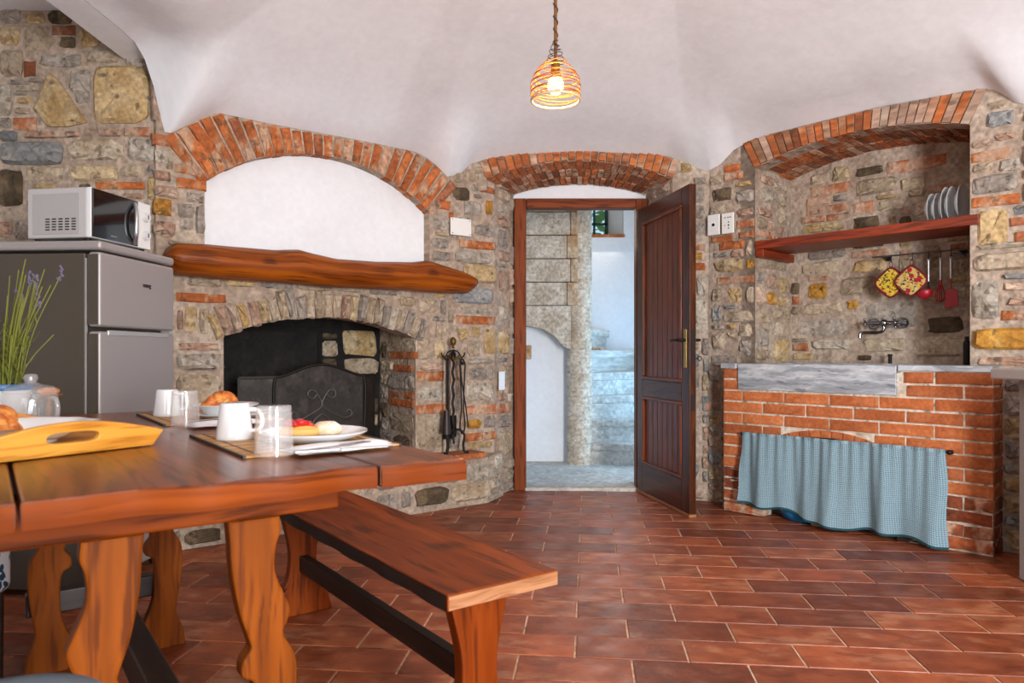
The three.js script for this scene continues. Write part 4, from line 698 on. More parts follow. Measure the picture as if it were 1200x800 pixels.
// ------------------------------------------------------------------ brick sink under the niche
const PK2 = { x: on(PS, -0.0, 0.16)[0], d: on(PS, -0.0, 0.16)[1], tx: PS.tx, td: PS.td };   // its front face
{
  const o = thing('brick_sink', 'orange brick sink base with a grey marble trough front under the stone niche', 'sink'); frame(o, PK2.x, PK2.d, 0, PK2.tx, PK2.td);
  const L = 1.424, H = 0.88, rows = 13, ch = H / rows, a = mkArc(0.26, 1.0, 0.40, 0.5);
  const inArch = (s, y) => s > a.s0 && s < a.s1 && y < arcY(a)(s);
  const hole = [[0.3, 0.0], [0.98, 0.0], ...arcPts(a, 14).reverse()];
  addMesh('core', uvBox(extr([[0, 0], [0.259, 0], [0.259, 0.4], ...arcPts(a, 14).slice(1, -1), [1.001, 0.4], [1.001, 0], [L, 0], [L, H], [0, H]], 0.1), 0.5).translate(0, 0, -0.104), M.mortarPale, o);
  addMesh('side_core', uvBox(bx(0.1, H, 0.25, L - 0.055, H / 2, -0.2), 0.5), M.mortarPale, o); addMesh('side_core', uvBox(bx(0.1, H, 0.25, 0.055, H / 2, -0.2), 0.5), M.mortarPale, o);
  addMesh('trough', uvBox(bx(L - 0.2, 0.16, 0.5, L / 2, H - 0.085, -0.36), 0.5), M.marble, o);
  const tr0 = 0.103, tr1 = 1.0;                                   // marble trough front
  for (let r = 0; r < rows; r++) {
    const y0 = r * ch + 0.006, y1 = (r + 1) * ch - 0.005, yc = (y0 + y1) / 2; let s = r % 2 ? 0 : -0.13;
    const worn = r < 4, m = worn ? M.brickWorn : M.brick;
    while (s < L - 0.02) {
      let w = 0.262, s0 = Math.max(0, s), s1 = Math.min(L, s + w - 0.011); s += w;
      if (r >= rows - 3 + 1) { if (s0 < tr1 + 0.03 && s1 > tr0 - 0.01) { if (s0 < tr0 - 0.02) s1 = Math.min(s1, tr0 - 0.006); else if (s1 > tr1 + 0.07) s0 = Math.max(s0, tr1 + 0.035); else continue; } }
      const pieces = [[s0, s1]];
      for (let [p0, p1] of pieces) {
        if (yc < 0.6) { const ringOut = (x) => { const q = Math.hypot(x - a.s, yc - a.y); return q < a.R + 0.052 && x > a.s0 - 0.03 && x < a.s1 + 0.03; }; let n = 0; while (p1 - p0 > 0.02 && ringOut(p0)) p0 += 0.005; while (p1 - p0 > 0.02 && ringOut(p1)) p1 -= 0.005; let mid = false; for (let x = p0; x < p1; x += 0.01) if (ringOut(x)) mid = true; if (mid) continue; }
        if (p1 - p0 < 0.03) continue;
        const j = worn ? 0.006 : 0.0015, w2 = p1 - p0, g = blockGeo([[-w2 / 2, y0 - yc], [0, y0 - yc], [w2 / 2, y0 - yc], [w2 / 2, y1 - yc], [0, y1 - yc], [-w2 / 2, y1 - yc]].map(([x, y]) => [x + rr(-j, j), y + rr(-j, j)]), worn ? rr(-0.004, 0.006) : rr(0.003, 0.005), worn ? 0.006 : 0.0006);
        const b = addMesh('brick', g, m[Math.floor(rnd() * m.length)], o); b.position.set((p0 + p1) / 2, yc, 0);
      }
    }
    // return at the far side
    for (const [z0, z1] of r % 2 ? [[-0.005, -0.115], [-0.127, -0.2]] : [[-0.005, -0.2]]) { const b = addMesh('brick', uvBox(bx(z0 - z1, y1 - y0, 0.02, 0, 0, 0, 0.003), 0.5, 'x', 1), m[Math.floor(rnd() * m.length)], o); b.position.set(L - 0.005, yc, (z0 + z1) / 2); b.rotation.y = Math.PI / 2; }
  }
  const N = 13; for (let i = 0; i < N; i++) {                     // flat ring of bricks over the opening
    const g0 = lerp(-a.half, a.half, (i + 0.02) / N), g1 = lerp(-a.half, a.half, (i + 0.98) / N), pt = (r, g) => [a.s + r * Math.sin(g), a.y + r * Math.cos(g)], c = pt(a.R + 0.022, (g0 + g1) / 2);
    const b = addMesh('brick', blockGeo([pt(a.R, g0), pt(a.R, g1), pt(a.R + 0.04, g1), pt(a.R + 0.04, g0)].map(([x, y]) => [x - c[0], y - c[1]]), 0.004, 0.001), M.brick[Math.floor(rnd() * 3)], o); b.position.set(c[0], c[1], 0);
  }
  addMesh('marble_front', uvBox(bx(tr1 - tr0, 0.155, 0.03, (tr0 + tr1) / 2, H - 0.078 + 0.028, 0.0, 0.004), 0.6, 'x', 1), M.marble, o);
  addMesh('marble_slab', uvBox(bx(tr0 - 0.002, 0.03, 0.5, tr0 / 2 - 0.006, H + 0.014, -0.22, 0.004), 0.6, 'x', 1), M.marble, o);
  addMesh('marble_slab', uvBox(bx(L - tr1 - 0.006, 0.03, 0.62, (tr1 + L) / 2 + 0.003, H + 0.014, -0.3, 0.004), 0.6, 'x', 1), M.marble, o);
  addMesh('marble_rim', uvBox(bx(tr1 - tr0, 0.03, 0.08, (tr0 + tr1) / 2, H + 0.014, -0.062), 0.6, 'x', 1), M.marble, o);
  addMesh('marble_rim', uvBox(bx(tr1 - tr0, 0.03, 0.12, (tr0 + tr1) / 2, H + 0.014, -0.57), 0.6, 'x', 1), M.marble, o);
  addMesh('rubble_footing', uvBox(blockGeo(blob(0.3, 0.06, 0.1), 0.02, 0.01), 0.5), rockMats.o[0], o).position.set(0.14, 0.03, 0.0);

  // curtain on its rod
  const rod = thing('curtain_rod', 'thin black curtain rod fixed across the brick sink', 'curtain rod'); frame(rod, PK2.x, PK2.d, 0.484, PK2.tx, PK2.td);
  addMesh('rod', cyl(0.005, 0.005, 1.11, 10).rotateZ(Math.PI / 2).translate(0.6975, 0, 0.03), M.iron, rod); for (const x of [0.145, 1.25]) addMesh('bracket', merge(bx(0.02, 0.02, 0.03, x, 0, 0.017), new THREE.SphereGeometry(0.012, 10, 8).translate(x, 0, 0.032)), M.iron, rod);
  const cm = std({ map: canvasTex(512, 512, (c, w, h) => {
    c.fillStyle = '#53737e'; c.fillRect(0, 0, w, h); c.strokeStyle = '#a3b7be'; c.lineWidth = 5;
    for (let y = 0; y < 8; y++) for (let x = 0; x < 8; x++) { const X = x * 64 + 32, Y = y * 64 + 32; for (const r of [7, 17, 27]) { c.beginPath(); c.moveTo(X, Y - r); c.lineTo(X + r, Y); c.lineTo(X, Y + r); c.lineTo(X - r, Y); c.closePath(); c.stroke(); } c.beginPath(); c.arc(X + 32, Y + 32, 6, 0, 7); c.stroke(); }
  }), roughness: 0.95 });
  const cu = thing('curtain', 'blue grey patterned cloth curtain with a dark teal hem across the sink base', 'curtain'); frame(cu, PK2.x, PK2.d, 0, PK2.tx, PK2.td);
  const fold = (s, v) => { const k = 0.3 + 0.7 * v; return 0.034 + k * (0.022 * Math.sin(s * 22 + 1.4 * Math.sin(s * 6)) + 0.01 * Math.sin(s * 47 + 1.3) + 0.016 * sm(0.3, 1, v) * Math.sin(s * 11 + 1)) + 0.004 * Math.sin(s * 120) * (1 - v) + 0.02 * v; };
  const xs = (u, v) => lerp(0.15 - 0.02 * v, 1.24 + 0.012 * v, u) + 0.004 * Math.sin(v * 9 + u * 30), ys = (u, v) => lerp(0.492 + 0.003 * Math.sin(u * 140), 0.05 + 0.035 * Math.exp(-Math.pow((u - 0.27) / 0.12, 2)) + 0.018 * Math.sin(u * 7 + 2) - 0.03 * u + 0.02 * (1 - u) + 0.006 * Math.sin(u * 31), v);
  addMesh('cloth', grid(220, 24, (u, v) => [xs(u, v), ys(u, v), fold(xs(u, v), v) + 0.016, u * 15, (1 - v) * 5.7]), cm, cu);
  addMesh('hem', grid(220, 2, (u, v) => [xs(u, 1), ys(u, 1) - v * 0.012, fold(xs(u, 1), 1) + 0.0165 + 0.003 * Math.sin(u * 900) * v]), std({ color: '#12424a', roughness: 0.9 }), cu);
  addMesh('heading', grid(220, 2, (u, v) => [xs(u, 0), 0.492 + (v - 0.5) * 0.016, fold(xs(u, 0), 0) + 0.019 + 0.003 * Math.sin(u * 500)]), cm, cu);
  const bs = thing('plastic_basin', 'bright blue plastic basin half hidden under the sink curtain', 'basin'); bs.position.set(...P(...on(PK2, 0.45, -0.13), 0).toArray());
  addMesh('bowl', lathe([[0.001, 0.0], [0.12, 0.0], [0.135, 0.05], [0.145, 0.09], [0.152, 0.09], [0.154, 0.098], [0.142, 0.098], [0.13, 0.05], [0.115, 0.008], [0.001, 0.008]], 40), std({ color: '#1f7fb5', roughness: 0.35 }), bs);
  [[0.58, 'pale wooden block standing under the curtain beside the blue basin'], [1.03, 'dark wooden block standing under the deepest end of the curtain hem']].forEach(([s, l], i) => { const b = thing('wooden_block', l, 'wood block'); frame(b, ...on(PK2, s, -0.02), 0, PK2.tx, PK2.td); addMesh('block', uvBox(bx(0.06, 0.12, 0.06, 0, 0.06, 0, 0.004), 0.5, 'y', 1), i ? M.darkWood : M.endGrain, b); });
}

// ------------------------------------------------------------------ niche shelf, rail and hanging things
{
  const y = 1.616, H = 0.052, s0 = 0.13, s1 = 1.33;
  const o = thing('wooden_shelf', 'reddish brown wooden shelf board across the stone niche', 'shelf'); frame(o, ...on(PS, s0, 0), y, PS.tx, PS.td);
  addMesh('board', uvBox(bx(s1 - s0, H, 0.36, (s1 - s0) / 2, H / 2, -0.165, 0.005), 0.8, 'x', 1), M.shelf, o);
  addMesh('batten', uvBox(bx(0.05, 0.05, 0.42, 0.028, -0.026, -0.2, 0.004), 0.8, 'z', 1), M.shelf, o);
  for (let i = 0; i < 5; i++) {
    const px = [1088.5, 1096, 1105, 1112, 1124][i], s = solveS(PS, px, -0.2), r = i < 4 ? (i < 2 ? 0.086 : 0.098) : 0.102;
    const pl = thing('shelf_plate', ['white dinner plate standing on edge, outermost of the shelf row', 'second white plate standing on edge in the shelf row', 'third white plate standing on edge in the shelf row', 'fourth white plate standing on edge in the shelf row', 'large white soup plate standing on edge beside the niche wall'][i], 'plate', [0, 0, 0], 0, 'plates on the niche shelf');
    frame(pl, ...on(PS, s, -0.17), y + H + r - 0.002, PS.tx, PS.td);
    const g = lathe([[0.001, 0], [r * 0.55, 0], [r * 0.62, 0.006], [r, 0.022], [r, 0.026], [r * 0.6, 0.012], [r * 0.5, 0.006], [0.001, 0.006]], 40); g.rotateZ(-Math.PI / 2); addMesh('dish', g, M.white, pl); pl.rotation.z = -0.03;
  }
  // rail with hooks
  const zr = -0.34, [sa, ya] = pixelOn(PS, 1022, 301, zr), [sb, yb] = pixelOn(PS, 1142, 291.5, zr), Y = (ya + yb) / 2;
  const rail = thing('utensil_rail', 'thin dark metal rail with hooks under the niche shelf', 'rail'); frame(rail, ...on(PS, sa, zr), Y, PS.tx, PS.td);
  addMesh('bar', cyl(0.005, 0.005, sb - sa, 10).rotateZ(Math.PI / 2).translate((sb - sa) / 2, 0, 0), M.wire, rail); for (const q of [0.05, sb - sa - 0.08]) addMesh('wall_mount', merge(cyl(0.006, 0.006, 0.12, 8).rotateX(Math.PI / 2).translate(q, 0, -0.06), cyl(0.016, 0.016, 0.008, 14).rotateX(Math.PI / 2).translate(q, 0, -0.12)), M.iron, rail);
  const hang = (u) => { const s = solveS(PS, u, zr); addMesh('hook', tube([[s - sa, 0.006, 0.002], [s - sa, 0.0, 0.009], [s - sa, -0.025, 0.006], [s - sa, -0.038, 0.012], [s - sa, -0.03, 0.02]], 0.0022, 16, 6), M.iron, rail); return s; };
  const put = (name, label, cat, u) => { const s = hang(u), t = thing(name, label, cat); frame(t, ...on(PS, s, zr + 0.014), Y - 0.036, PS.tx, PS.td); return t; };
  const holder = (u, label, base, fruit, z) => {
    const t = put('pot_holder', label, 'pot holder', u), q = 0.13, c = q / 2 * Math.SQRT2;
    const map = canvasTex(256, 256, (g, w) => {
      g.fillStyle = base; g.fillRect(0, 0, w, w); let k = u | 0; const rn = () => { k = Math.imul(k ^ 61 ^ (k >>> 16), 9 | k) + 0x7f4a7c15 | 0; k ^= k >>> 13; return ((k >>> 0) % 10000) / 10000; };
      for (let i = 0; i < 110; i++) { g.fillStyle = ['#a01420', '#2f5a1e', '#c8a020', '#7c8c1e', '#5a1014', '#d9c060'][i % 6]; g.beginPath(); g.ellipse(rn() * w, rn() * w, 6 + rn() * 14, 4 + rn() * 8, rn() * 3, 0, 7); g.fill(); }
      for (let i = 0; i < fruit; i++) { const x = 30 + rn() * 190, y = 30 + rn() * 190; g.fillStyle = '#a8101c'; g.beginPath(); g.arc(x, y, 26, 0, 7); g.fill(); g.fillStyle = '#2c5220'; g.beginPath(); g.ellipse(x + 4, y - 26, 14, 7, 0.4, 0, 7); g.fill(); }
    });
    const pad = new THREE.Group(); pad.name = 'pad'; t.add(pad); pad.position.set(0, -0.03 - c, z); pad.rotation.z = Math.PI / 4;
    addMesh('quilted_face', new RoundedBoxGeometry(q, q, 0.01, 3, 0.004), std({ map, roughness: 0.9 }), pad);
    const e = q / 2; addMesh('binding', tube([[-e + 0.015, -e, 0], [e - 0.015, -e, 0], [e, -e + 0.015, 0], [e, e - 0.015, 0], [e - 0.015, e, 0], [-e + 0.015, e, 0], [-e, e - 0.015, 0], [-e, -e + 0.015, 0]], 0.007, 80, 8, true), std({ color: '#6d0f16', roughness: 0.85 }), pad);
    addMesh('loop', new THREE.TorusGeometry(0.016, 0.003, 6, 16).scale(0.6, 1, 1).translate(0, -0.016, z * 0.6), std({ color: '#6d0f16', roughness: 0.85 }), t);
  };
  holder(1045, 'quilted pot holder with yellow ground and fruit print, hanging behind the other', '#d3b032', 1, 0.0); holder(1070, 'quilted pot holder with dense red and green fruit print, hanging in front', '#c9a86a', 5, 0.02);
  const handleBar = (t, m, dx = 0) => addMesh('handle', merge(cyl(0.005, 0.0065, 0.12, 10, dx, -0.07, 0), new THREE.TorusGeometry(0.006, 0.002, 6, 12).translate(dx, -0.006, 0)), m, t);
  let t = put('ladle', 'kitchen ladle with a red bowl and steel handle hanging from the rail', 'ladle', 1089); handleBar(t, M.steel); addMesh('neck', tube([[0, -0.12, 0], [0.002, -0.16, 0.0], [0.01, -0.19, 0.01]], 0.005, 14, 8), M.iron, t);
  { const g = new THREE.SphereGeometry(0.042, 28, 14, 0, Math.PI * 2, Math.PI / 2, Math.PI / 2); g.scale(1, 0.9, 0.9); g.rotateX(-0.25); g.rotateZ(0.3); g.translate(-0.014, -0.192, 0.018); addMesh('bowl', g, M.red, t); }
  t = put('whisk', 'red wire whisk with a steel handle hanging from the rail', 'whisk', 1103); handleBar(t, M.steel);
  addMesh('ferrule', cyl(0.008, 0.01, 0.03, 12, 0, -0.142, 0), M.red, t); for (let k = 0; k < 6; k++) { const a = k * Math.PI / 6; const lp = tube([[0.005, -0.15, 0], [0.024, -0.2, 0], [0.02, -0.235, 0], [0, -0.25, 0], [-0.02, -0.235, 0], [-0.024, -0.2, 0], [-0.005, -0.15, 0]], 0.0024, 30, 6); lp.rotateY(a); addMesh('wire_loop', lp, M.red, t); }
  t = put('spatula', 'flat red spatula with a steel handle hanging from the rail', 'spatula', 1115); handleBar(t, M.steel); addMesh('neck', tube([[0, -0.12, 0], [0, -0.16, 0.004], [0.004, -0.185, 0.006]], 0.005, 12, 8), M.red, t);
  addMesh('blade', extr([[-0.02, -0.18], [0.022, -0.18], [0.034, -0.195], [0.036, -0.275], [-0.03, -0.285], [-0.026, -0.2]], 0.006, 0.002).translate(0.003, 0, 0.004), M.red, t);
  // old mixer tap on the back wall
  const zb = -0.455, [st, yt] = pixelOn(PS, 1036, 379, zb), tp = thing('wall_tap', 'old chrome mixer tap with cross handles and a long spout on the niche wall', 'tap'); frame(tp, ...on(PS, st, zb), yt, PS.tx, PS.td);
  addMesh('body', merge(cyl(0.014, 0.014, 0.17, 16).rotateZ(Math.PI / 2).translate(0.02, 0, 0.055), new THREE.SphereGeometry(0.024, 18, 14).translate(0.02, 0, 0.06)), M.chrome, tp);
  for (const x of [-0.055, 0.105]) { addMesh('rosette', merge(cyl(0.034, 0.026, 0.018, 22).rotateX(Math.PI / 2).translate(x, 0, 0.008), cyl(0.014, 0.014, 0.06, 14).rotateX(Math.PI / 2).translate(x, 0, 0.035)), M.chrome, tp); }
  for (const [x, z] of [[-0.09, 0.055], [0.09, 0.085]]) { const c = new THREE.Group(); c.name = 'cross_handle'; c.position.set(x, 0, z); c.rotation.set(0.4, x < 0 ? -1.3 : 0.2, 0); tp.add(c); for (const k of [0, 1]) addMesh('spoke', merge(cyl(0.005, 0.005, 0.055, 10), new THREE.SphereGeometry(0.008, 10, 8).translate(0, 0.028, 0), new THREE.SphereGeometry(0.008, 10, 8).translate(0, -0.028, 0)).rotateZ(k * Math.PI / 2), M.chrome, c); addMesh('hub', new THREE.SphereGeometry(0.012, 12, 10), M.chrome, c); }
  addMesh('spout', tube([[0.02, -0.01, 0.062], [0.018, -0.045, 0.066], [0.0, -0.056, 0.085], [-0.06, -0.058, 0.15], [-0.075, -0.062, 0.165], [-0.078, -0.09, 0.168]], 0.0095, 40, 12), M.chrome, tp);
  // small things at the back of the sink
  const [s3, y3] = pixelOn(PS, 1133, 405, -0.2), rk = thing('ribbed_bottle', 'narrow black ribbed bottle standing beside the niche wall', 'bottle'); frame(rk, ...on(PS, s3, -0.2), 0.91, PS.tx, PS.td); addMesh('body', lathe([[0.001, 0], [0.016, 0], [0.016, 0.12], [0.01, 0.13], [0.01, 0.15], [0.001, 0.15]], 16), M.iron, rk); for (let i = 0; i < 9; i++) addMesh('ring', new THREE.TorusGeometry(0.016, 0.003, 6, 16).rotateX(Math.PI / 2).translate(0, 0.015 + i * 0.012, 0), M.ironDull, rk);
  const [s4] = pixelOn(PS, 1043, 420, -0.4), pp = thing('drain_stopper', 'short dark pipe end standing at the back of the sink', 'pipe'); pp.position.copy(P(...on(PS, s4, -0.4), 0.91)); addMesh('pipe', cyl(0.01, 0.01, 0.05, 12, 0, 0.025, 0), M.iron, pp); addMesh('cap', cyl(0.015, 0.013, 0.012, 14, 0, 0.05, 0), M.iron, pp);
}
// ------------------------------------------------------------------ grey cabinet at the edge of the sink
{
  const o = thing('grey_cabinet', 'grey painted cabinet with a thick worktop beside the brick sink', 'cabinet', P(2.155, 3.06, 0)); o.rotation.y = 0.06;
  const m = std({ color: '#8d857e', roughness: 0.5 }), tm = std({ color: '#b0a9a2', roughness: 0.45 });
  addMesh('side_panel', bx(0.02, 0.86, 0.5, 0.02, 0.44, 0.25, 0.003), m, o); addMesh('carcass', bx(0.48, 0.84, 0.46, 0.27, 0.44, 0.24, 0.003), m, o); addMesh('worktop', bx(0.68, 0.045, 0.56, 0.25, 0.8835, 0.24, 0.008), tm, o);
  addMesh('door', bx(0.46, 0.76, 0.02, 0.27, 0.45, 0.485, 0.004), m, o); addMesh('plinth', bx(0.44, 0.05, 0.4, 0.27, 0.025, 0.24), M.iron, o);
}

// ------------------------------------------------------------------ pendant lamp
{
  const d = 2.5, c = atDepth(651, 100, d), o = thing('pendant_lamp', 'pendant lamp with a wire spiral shade and glowing bulb on a rope cord', 'lamp', c);
  const copper = std({ color: '#b8752c', roughness: 0.35, metalness: 0.7 }), rope = std({ color: '#6e4520', roughness: 0.9 });
  addMesh('cord', cyl(0.006, 0.006, 0.82, 10, 0, 0.5, 0), rope, o);
  addMesh('cord_wrap', tube(Array.from({ length: 120 }, (_, i) => [0.007 * Math.cos(i * 0.9), 0.13 + i * 0.0063, 0.007 * Math.sin(i * 0.9)]), 0.0026, 360, 5), M.darkWood, o);
  addMesh('socket', merge(cyl(0.017, 0.015, 0.055, 18, 0, 0.055, 0), cyl(0.02, 0.02, 0.008, 18, 0, 0.03, 0)), M.bronze, o);
  const spiral = (n, f, r, turns, off = 0) => tube(Array.from({ length: n }, (_, i) => { const t = i / (n - 1), a = t * turns * Math.PI * 2 + off, [R, y] = f(t); return [R * Math.cos(a), y + 0.003 * Math.sin(a * 1.7), R * Math.sin(a) * 1]; }), r, n * 3, 6);
  addMesh('wire_coil', spiral(80, (t) => [lerp(0.008, 0.034, t), lerp(0.155, 0.078, t)], 0.0014, 5), M.iron, o);
  addMesh('wire_shade', merge(spiral(150, (t) => [0.036 + 0.05 * Math.pow(Math.min(1, t * 1.9), 0.7), lerp(0.08, -0.048, t)], 0.002, 6.4), spiral(90, (t) => [0.05 + 0.036 * Math.pow(Math.min(1, t * 2), 0.7), lerp(0.06, -0.046, t)], 0.0018, 4.3, 1)), copper, o);
  addMesh('rim_ring', new THREE.TorusGeometry(0.084, 0.0042, 8, 60).rotateX(Math.PI / 2).translate(0, -0.052, 0), std({ color: '#d8b98c', roughness: 0.5 }), o);
  addMesh('bulb', lathe([[0.001, -0.032], [0.016, -0.028], [0.026, -0.014], [0.029, 0.0], [0.025, 0.016], [0.015, 0.028], [0.013, 0.034]], 24), std({ color: '#fff3dd', emissive: '#ffd9a0', emissiveIntensity: 7, roughness: 0.3 }), o);
  const l = new THREE.PointLight(0xffc890, 0.7, 0, 2); l.position.copy(c); l.castShadow = true; l.shadow.radius = 1.2; scene.add(l);
}

// ------------------------------------------------------------------ dining table
const TR = [-0.102, 1.448], ta = [-0.592, 0.806], tb = [-0.806, -0.592], TH = 0.76;      // near corner, long and short directions, height
const onTable = (p, q, y = TH) => P(TR[0] + ta[0] * p + tb[0] * q, TR[1] + ta[1] * p + tb[1] * q, y);
const tableTurn = Math.atan2(-ta[1], -ta[0]);                        // local x runs against the long direction
{
  const o = thing('dining_table', 'long varnished trestle table with scalloped legs and wavy board ends', 'table', P(TR[0], TR[1], 0)); o.rotation.y = Math.atan2(tb[1], tb[0]);
  // local x runs along tb (across the table), local -z along... z is the end that faces the garden door
  const L = 1.66, W = 0.93, T = 0.042, zdir = -1;
  const bounds = [[0.0, 0.178], [0.184, 0.735], [0.741, W]];
  bounds.forEach(([a, b], k) => {
    const pts = [], n = 40; for (let i = 0; i <= n; i++) { const x = lerp(a, b, i / n); pts.push([x, 0.012 * Math.sin(x * 16 + 0.9) + 0.006 * Math.sin(x * 37 + 2)]); }
    const top = extr([...pts.map(([x, y]) => [x, -y]), [b, L], [a, L]], T, 0.005); top.rotateX(Math.PI / 2); top.translate(0, TH, 0);
    const g = top; addMesh('plank', uvBox(g, 0.9, 'z', 1), M.tableTop, o);
    const lip = grid(60, 4, (u, v) => { const x = lerp(a + 0.001, b - 0.001, u), e = 0.012 * Math.sin(x * 16 + 0.9) + 0.006 * Math.sin(x * 37 + 2); return [x, TH - 0.004 - v * (T - 0.004), -e - 0.0035 - 0.002 * Math.sin(v * 3.1), x, v * 0.06]; });
    addMesh('worn_edge', lip, M.table, o);
  });
  for (const z of [0.28, 1.37]) {
    addMesh('cross_beam', uvBox(bx(0.62, 0.085, 0.09, 0.462, TH - T - 0.0425, z + (z < 1 ? 0.02 : -0.02), 0.008), 0.9, 'x', 1), M.table, o);
    for (const [x, fl] of [[0.315, -1], [0.605, 1]]) {
      const h = TH - T - 0.085, R = [[0, 0.08], [0.06, 0.07], [0.12, 0.05], [0.2, 0.062], [0.285, 0.07], [0.34, 0.065], [0.385, 0.042], [0.41, 0.05], [0.436, 0.056], [0.465, 0.045], [0.52, 0.024], [0.57, 0.026], [0.6, 0.036], [h, 0.034]];
      const Lf = [[h, -0.07], [0.59, -0.066], [0.55, -0.064], [0.5, -0.058], [0.44, -0.046], [0.39, -0.03], [0.368, -0.026], [0.345, -0.042], [0.315, -0.042], [0.298, -0.02], [0.24, -0.014], [0.16, -0.02], [0.08, -0.05], [0, -0.08]];
      const cr = (list) => new THREE.SplineCurve(list.map(([y, x2]) => new THREE.Vector2(x2 * fl, y))).getPoints(44).map((p) => [p.x, p.y]);
      const g = extr([...cr(R), ...cr(Lf)], 0.045, 0.006); g.translate(x, 0, z - 0.0225); addMesh('leg', uvBox(g, 0.9, 'y', 1), M.tableLeg, o);
    }
    addMesh('foot_rail', uvBox(bx(0.42, 0.07, 0.05, 0.467, 0.2, z + 0.05, 0.006), 0.9, 'x', 1), M.darkWood, o);
  }
  addMesh('stretcher', uvBox(bx(0.06, 0.09, 1.09, 0.467, 0.22, 0.825, 0.006), 0.9, 'z', 1), M.darkWood, o);
}
// ------------------------------------------------------------------ bench
{
  const E1 = [0.109, 1.727], o = thing('bench', 'rustic varnished wooden bench with shaped board legs beside the table', 'bench', P(E1[0], E1[1], 0)); o.rotation.y = Math.atan2(tb[1], tb[0]);
  const L = 1.42, W = 0.31, T = 0.038, H = 0.45;
  const seat = extr([[0, 0], [W, -0.004], [W - 0.004, L], [0.003, L]], T, 0.005); seat.rotateX(Math.PI / 2); seat.translate(0, H, 0); addMesh('seat', uvBox(seat, 0.9, 'z', 1), M.bench, o);
  addMesh('end_grain', uvBox(bx(W - 0.006, T - 0.008, 0.004, W / 2, H - T / 2, -0.003), 0.5, 'x', 1), M.endGrain, o);
  addMesh('waney_edge', grid(60, 4, (u, v) => [W + 0.002 + 0.003 * Math.sin(u * 40) * v, H - 0.002 - v * (T - 0.004), u * L]), M.darkWood, o);
  for (const z of [0.12, 1.3]) {
    const h = H - T, half = [[h, 0.085], [h - 0.04, 0.08], [0.27, 0.055], [0.2, 0.05], [0.14, 0.06], [0.11, 0.075], [0.1, 0.068], [0.06, 0.095], [0, 0.11]];
    const pts = new THREE.SplineCurve(half.map(([y, x]) => new THREE.Vector2(x, y))).getPoints(36);
    const g = extr([...pts.map((p) => [p.x, p.y]), ...pts.slice().reverse().map((p) => [-p.x, p.y])], 0.04, 0.005); g.translate(W / 2, 0, z - 0.02); addMesh('leg', uvBox(g, 0.9, 'y', 1), M.bench, o);
  }
  addMesh('stretcher', uvBox(bx(0.035, 0.06, 1.18, W / 2, 0.19, 0.71, 0.004), 0.9, 'z', 1), M.darkWood, o);
}

// ------------------------------------------------------------------ table setting
const slatDark = std({ map: wood('#a8783c', '#8f6430', '#6e4a20', 805, 0.1, 256), roughness: 0.6 });
const slat = std({ map: wood('#c99a5c', '#b58545', '#8f6430', 801, 0.1, 256), roughness: 0.6 });
const settle = (name, label, cat, p, q, y = TH, turn = 0, group) => thing(name, label, cat, onTable(p, q, y + 0.0005), Math.atan2(tb[1], tb[0]) + turn, group);
[[0.235, 'woven bamboo placemat by the wavy end of the table'], [1.02, 'woven bamboo placemat farther along the table, by the fridge']].forEach(([p, l]) => {
  const o = settle('placemat', l, 'placemat', p, 0.015, TH, 0, 'bamboo placemats');
  for (let i = 0; i < 26; i++) addMesh('slat', uvBox(bx(0.345, 0.0045, 0.0162, 0.1725, 0.0024, 0.009 + i * 0.018, 0.0015), 0.5, 'x', 1), i % 3 === 1 ? slatDark : slat, o);
  for (const x of [0.03, 0.1, 0.172, 0.245, 0.315]) addMesh('thread', bx(0.004, 0.001, 0.468, x, 0.005, 0.234), M.darkWood, o);
  addMesh('edge_binding', merge(bx(0.006, 0.006, 0.468, 0.0, 0.003, 0.234), bx(0.006, 0.006, 0.468, 0.345, 0.003, 0.234)), M.darkWood, o);
});
const MY = TH + 0.0055;
function tq(u, v, y) { const d = F * (EYE - y) / (v - HOR), x = (u - 600) / F * d, dx = x - TR[0], dd = d - TR[1]; return [dx * ta[0] + dd * ta[1], dx * tb[0] + dd * tb[1]]; }
const mugGeo = lathe([[0.001, 0.086], [0.03, 0.086], [0.033, 0.083], [0.042, 0.01], [0.043, 0.0], [0.039, 0.0], [0.03, 0.08], [0.001, 0.08]], 40);
[[275, 514, 'white mug turned upside down on the placemat beside the fruit tart', 1.9], [196, 487, 'white mug turned upside down on the placemat beside the croissant', 2.4]].forEach(([u, v, l, a]) => {
  const [p, q] = tq(u, v, MY), o = settle('mug', l, 'mug', p, q, MY, 0, 'upturned mugs'); addMesh('cup', mugGeo, M.white, o);
  const h = tube([[0.032, 0.07, 0], [0.055, 0.068, 0], [0.066, 0.045, 0], [0.058, 0.022, 0], [0.038, 0.018, 0]], 0.005, 24, 8); h.rotateY(-0.6 + Math.PI); addMesh('handle', h, M.white, o);
  const tg = merge([0, 1, 2, 3, 4].map((k) => bx(0.003, 0.006 + 0.003 * (k % 2), 0.0008, -0.011 + k * 0.0055, 0.04, 0.0372))).rotateY(a + 2.6); addMesh('print', tg, std({ color: '#6a6a68', roughness: 0.6 }), o);
});
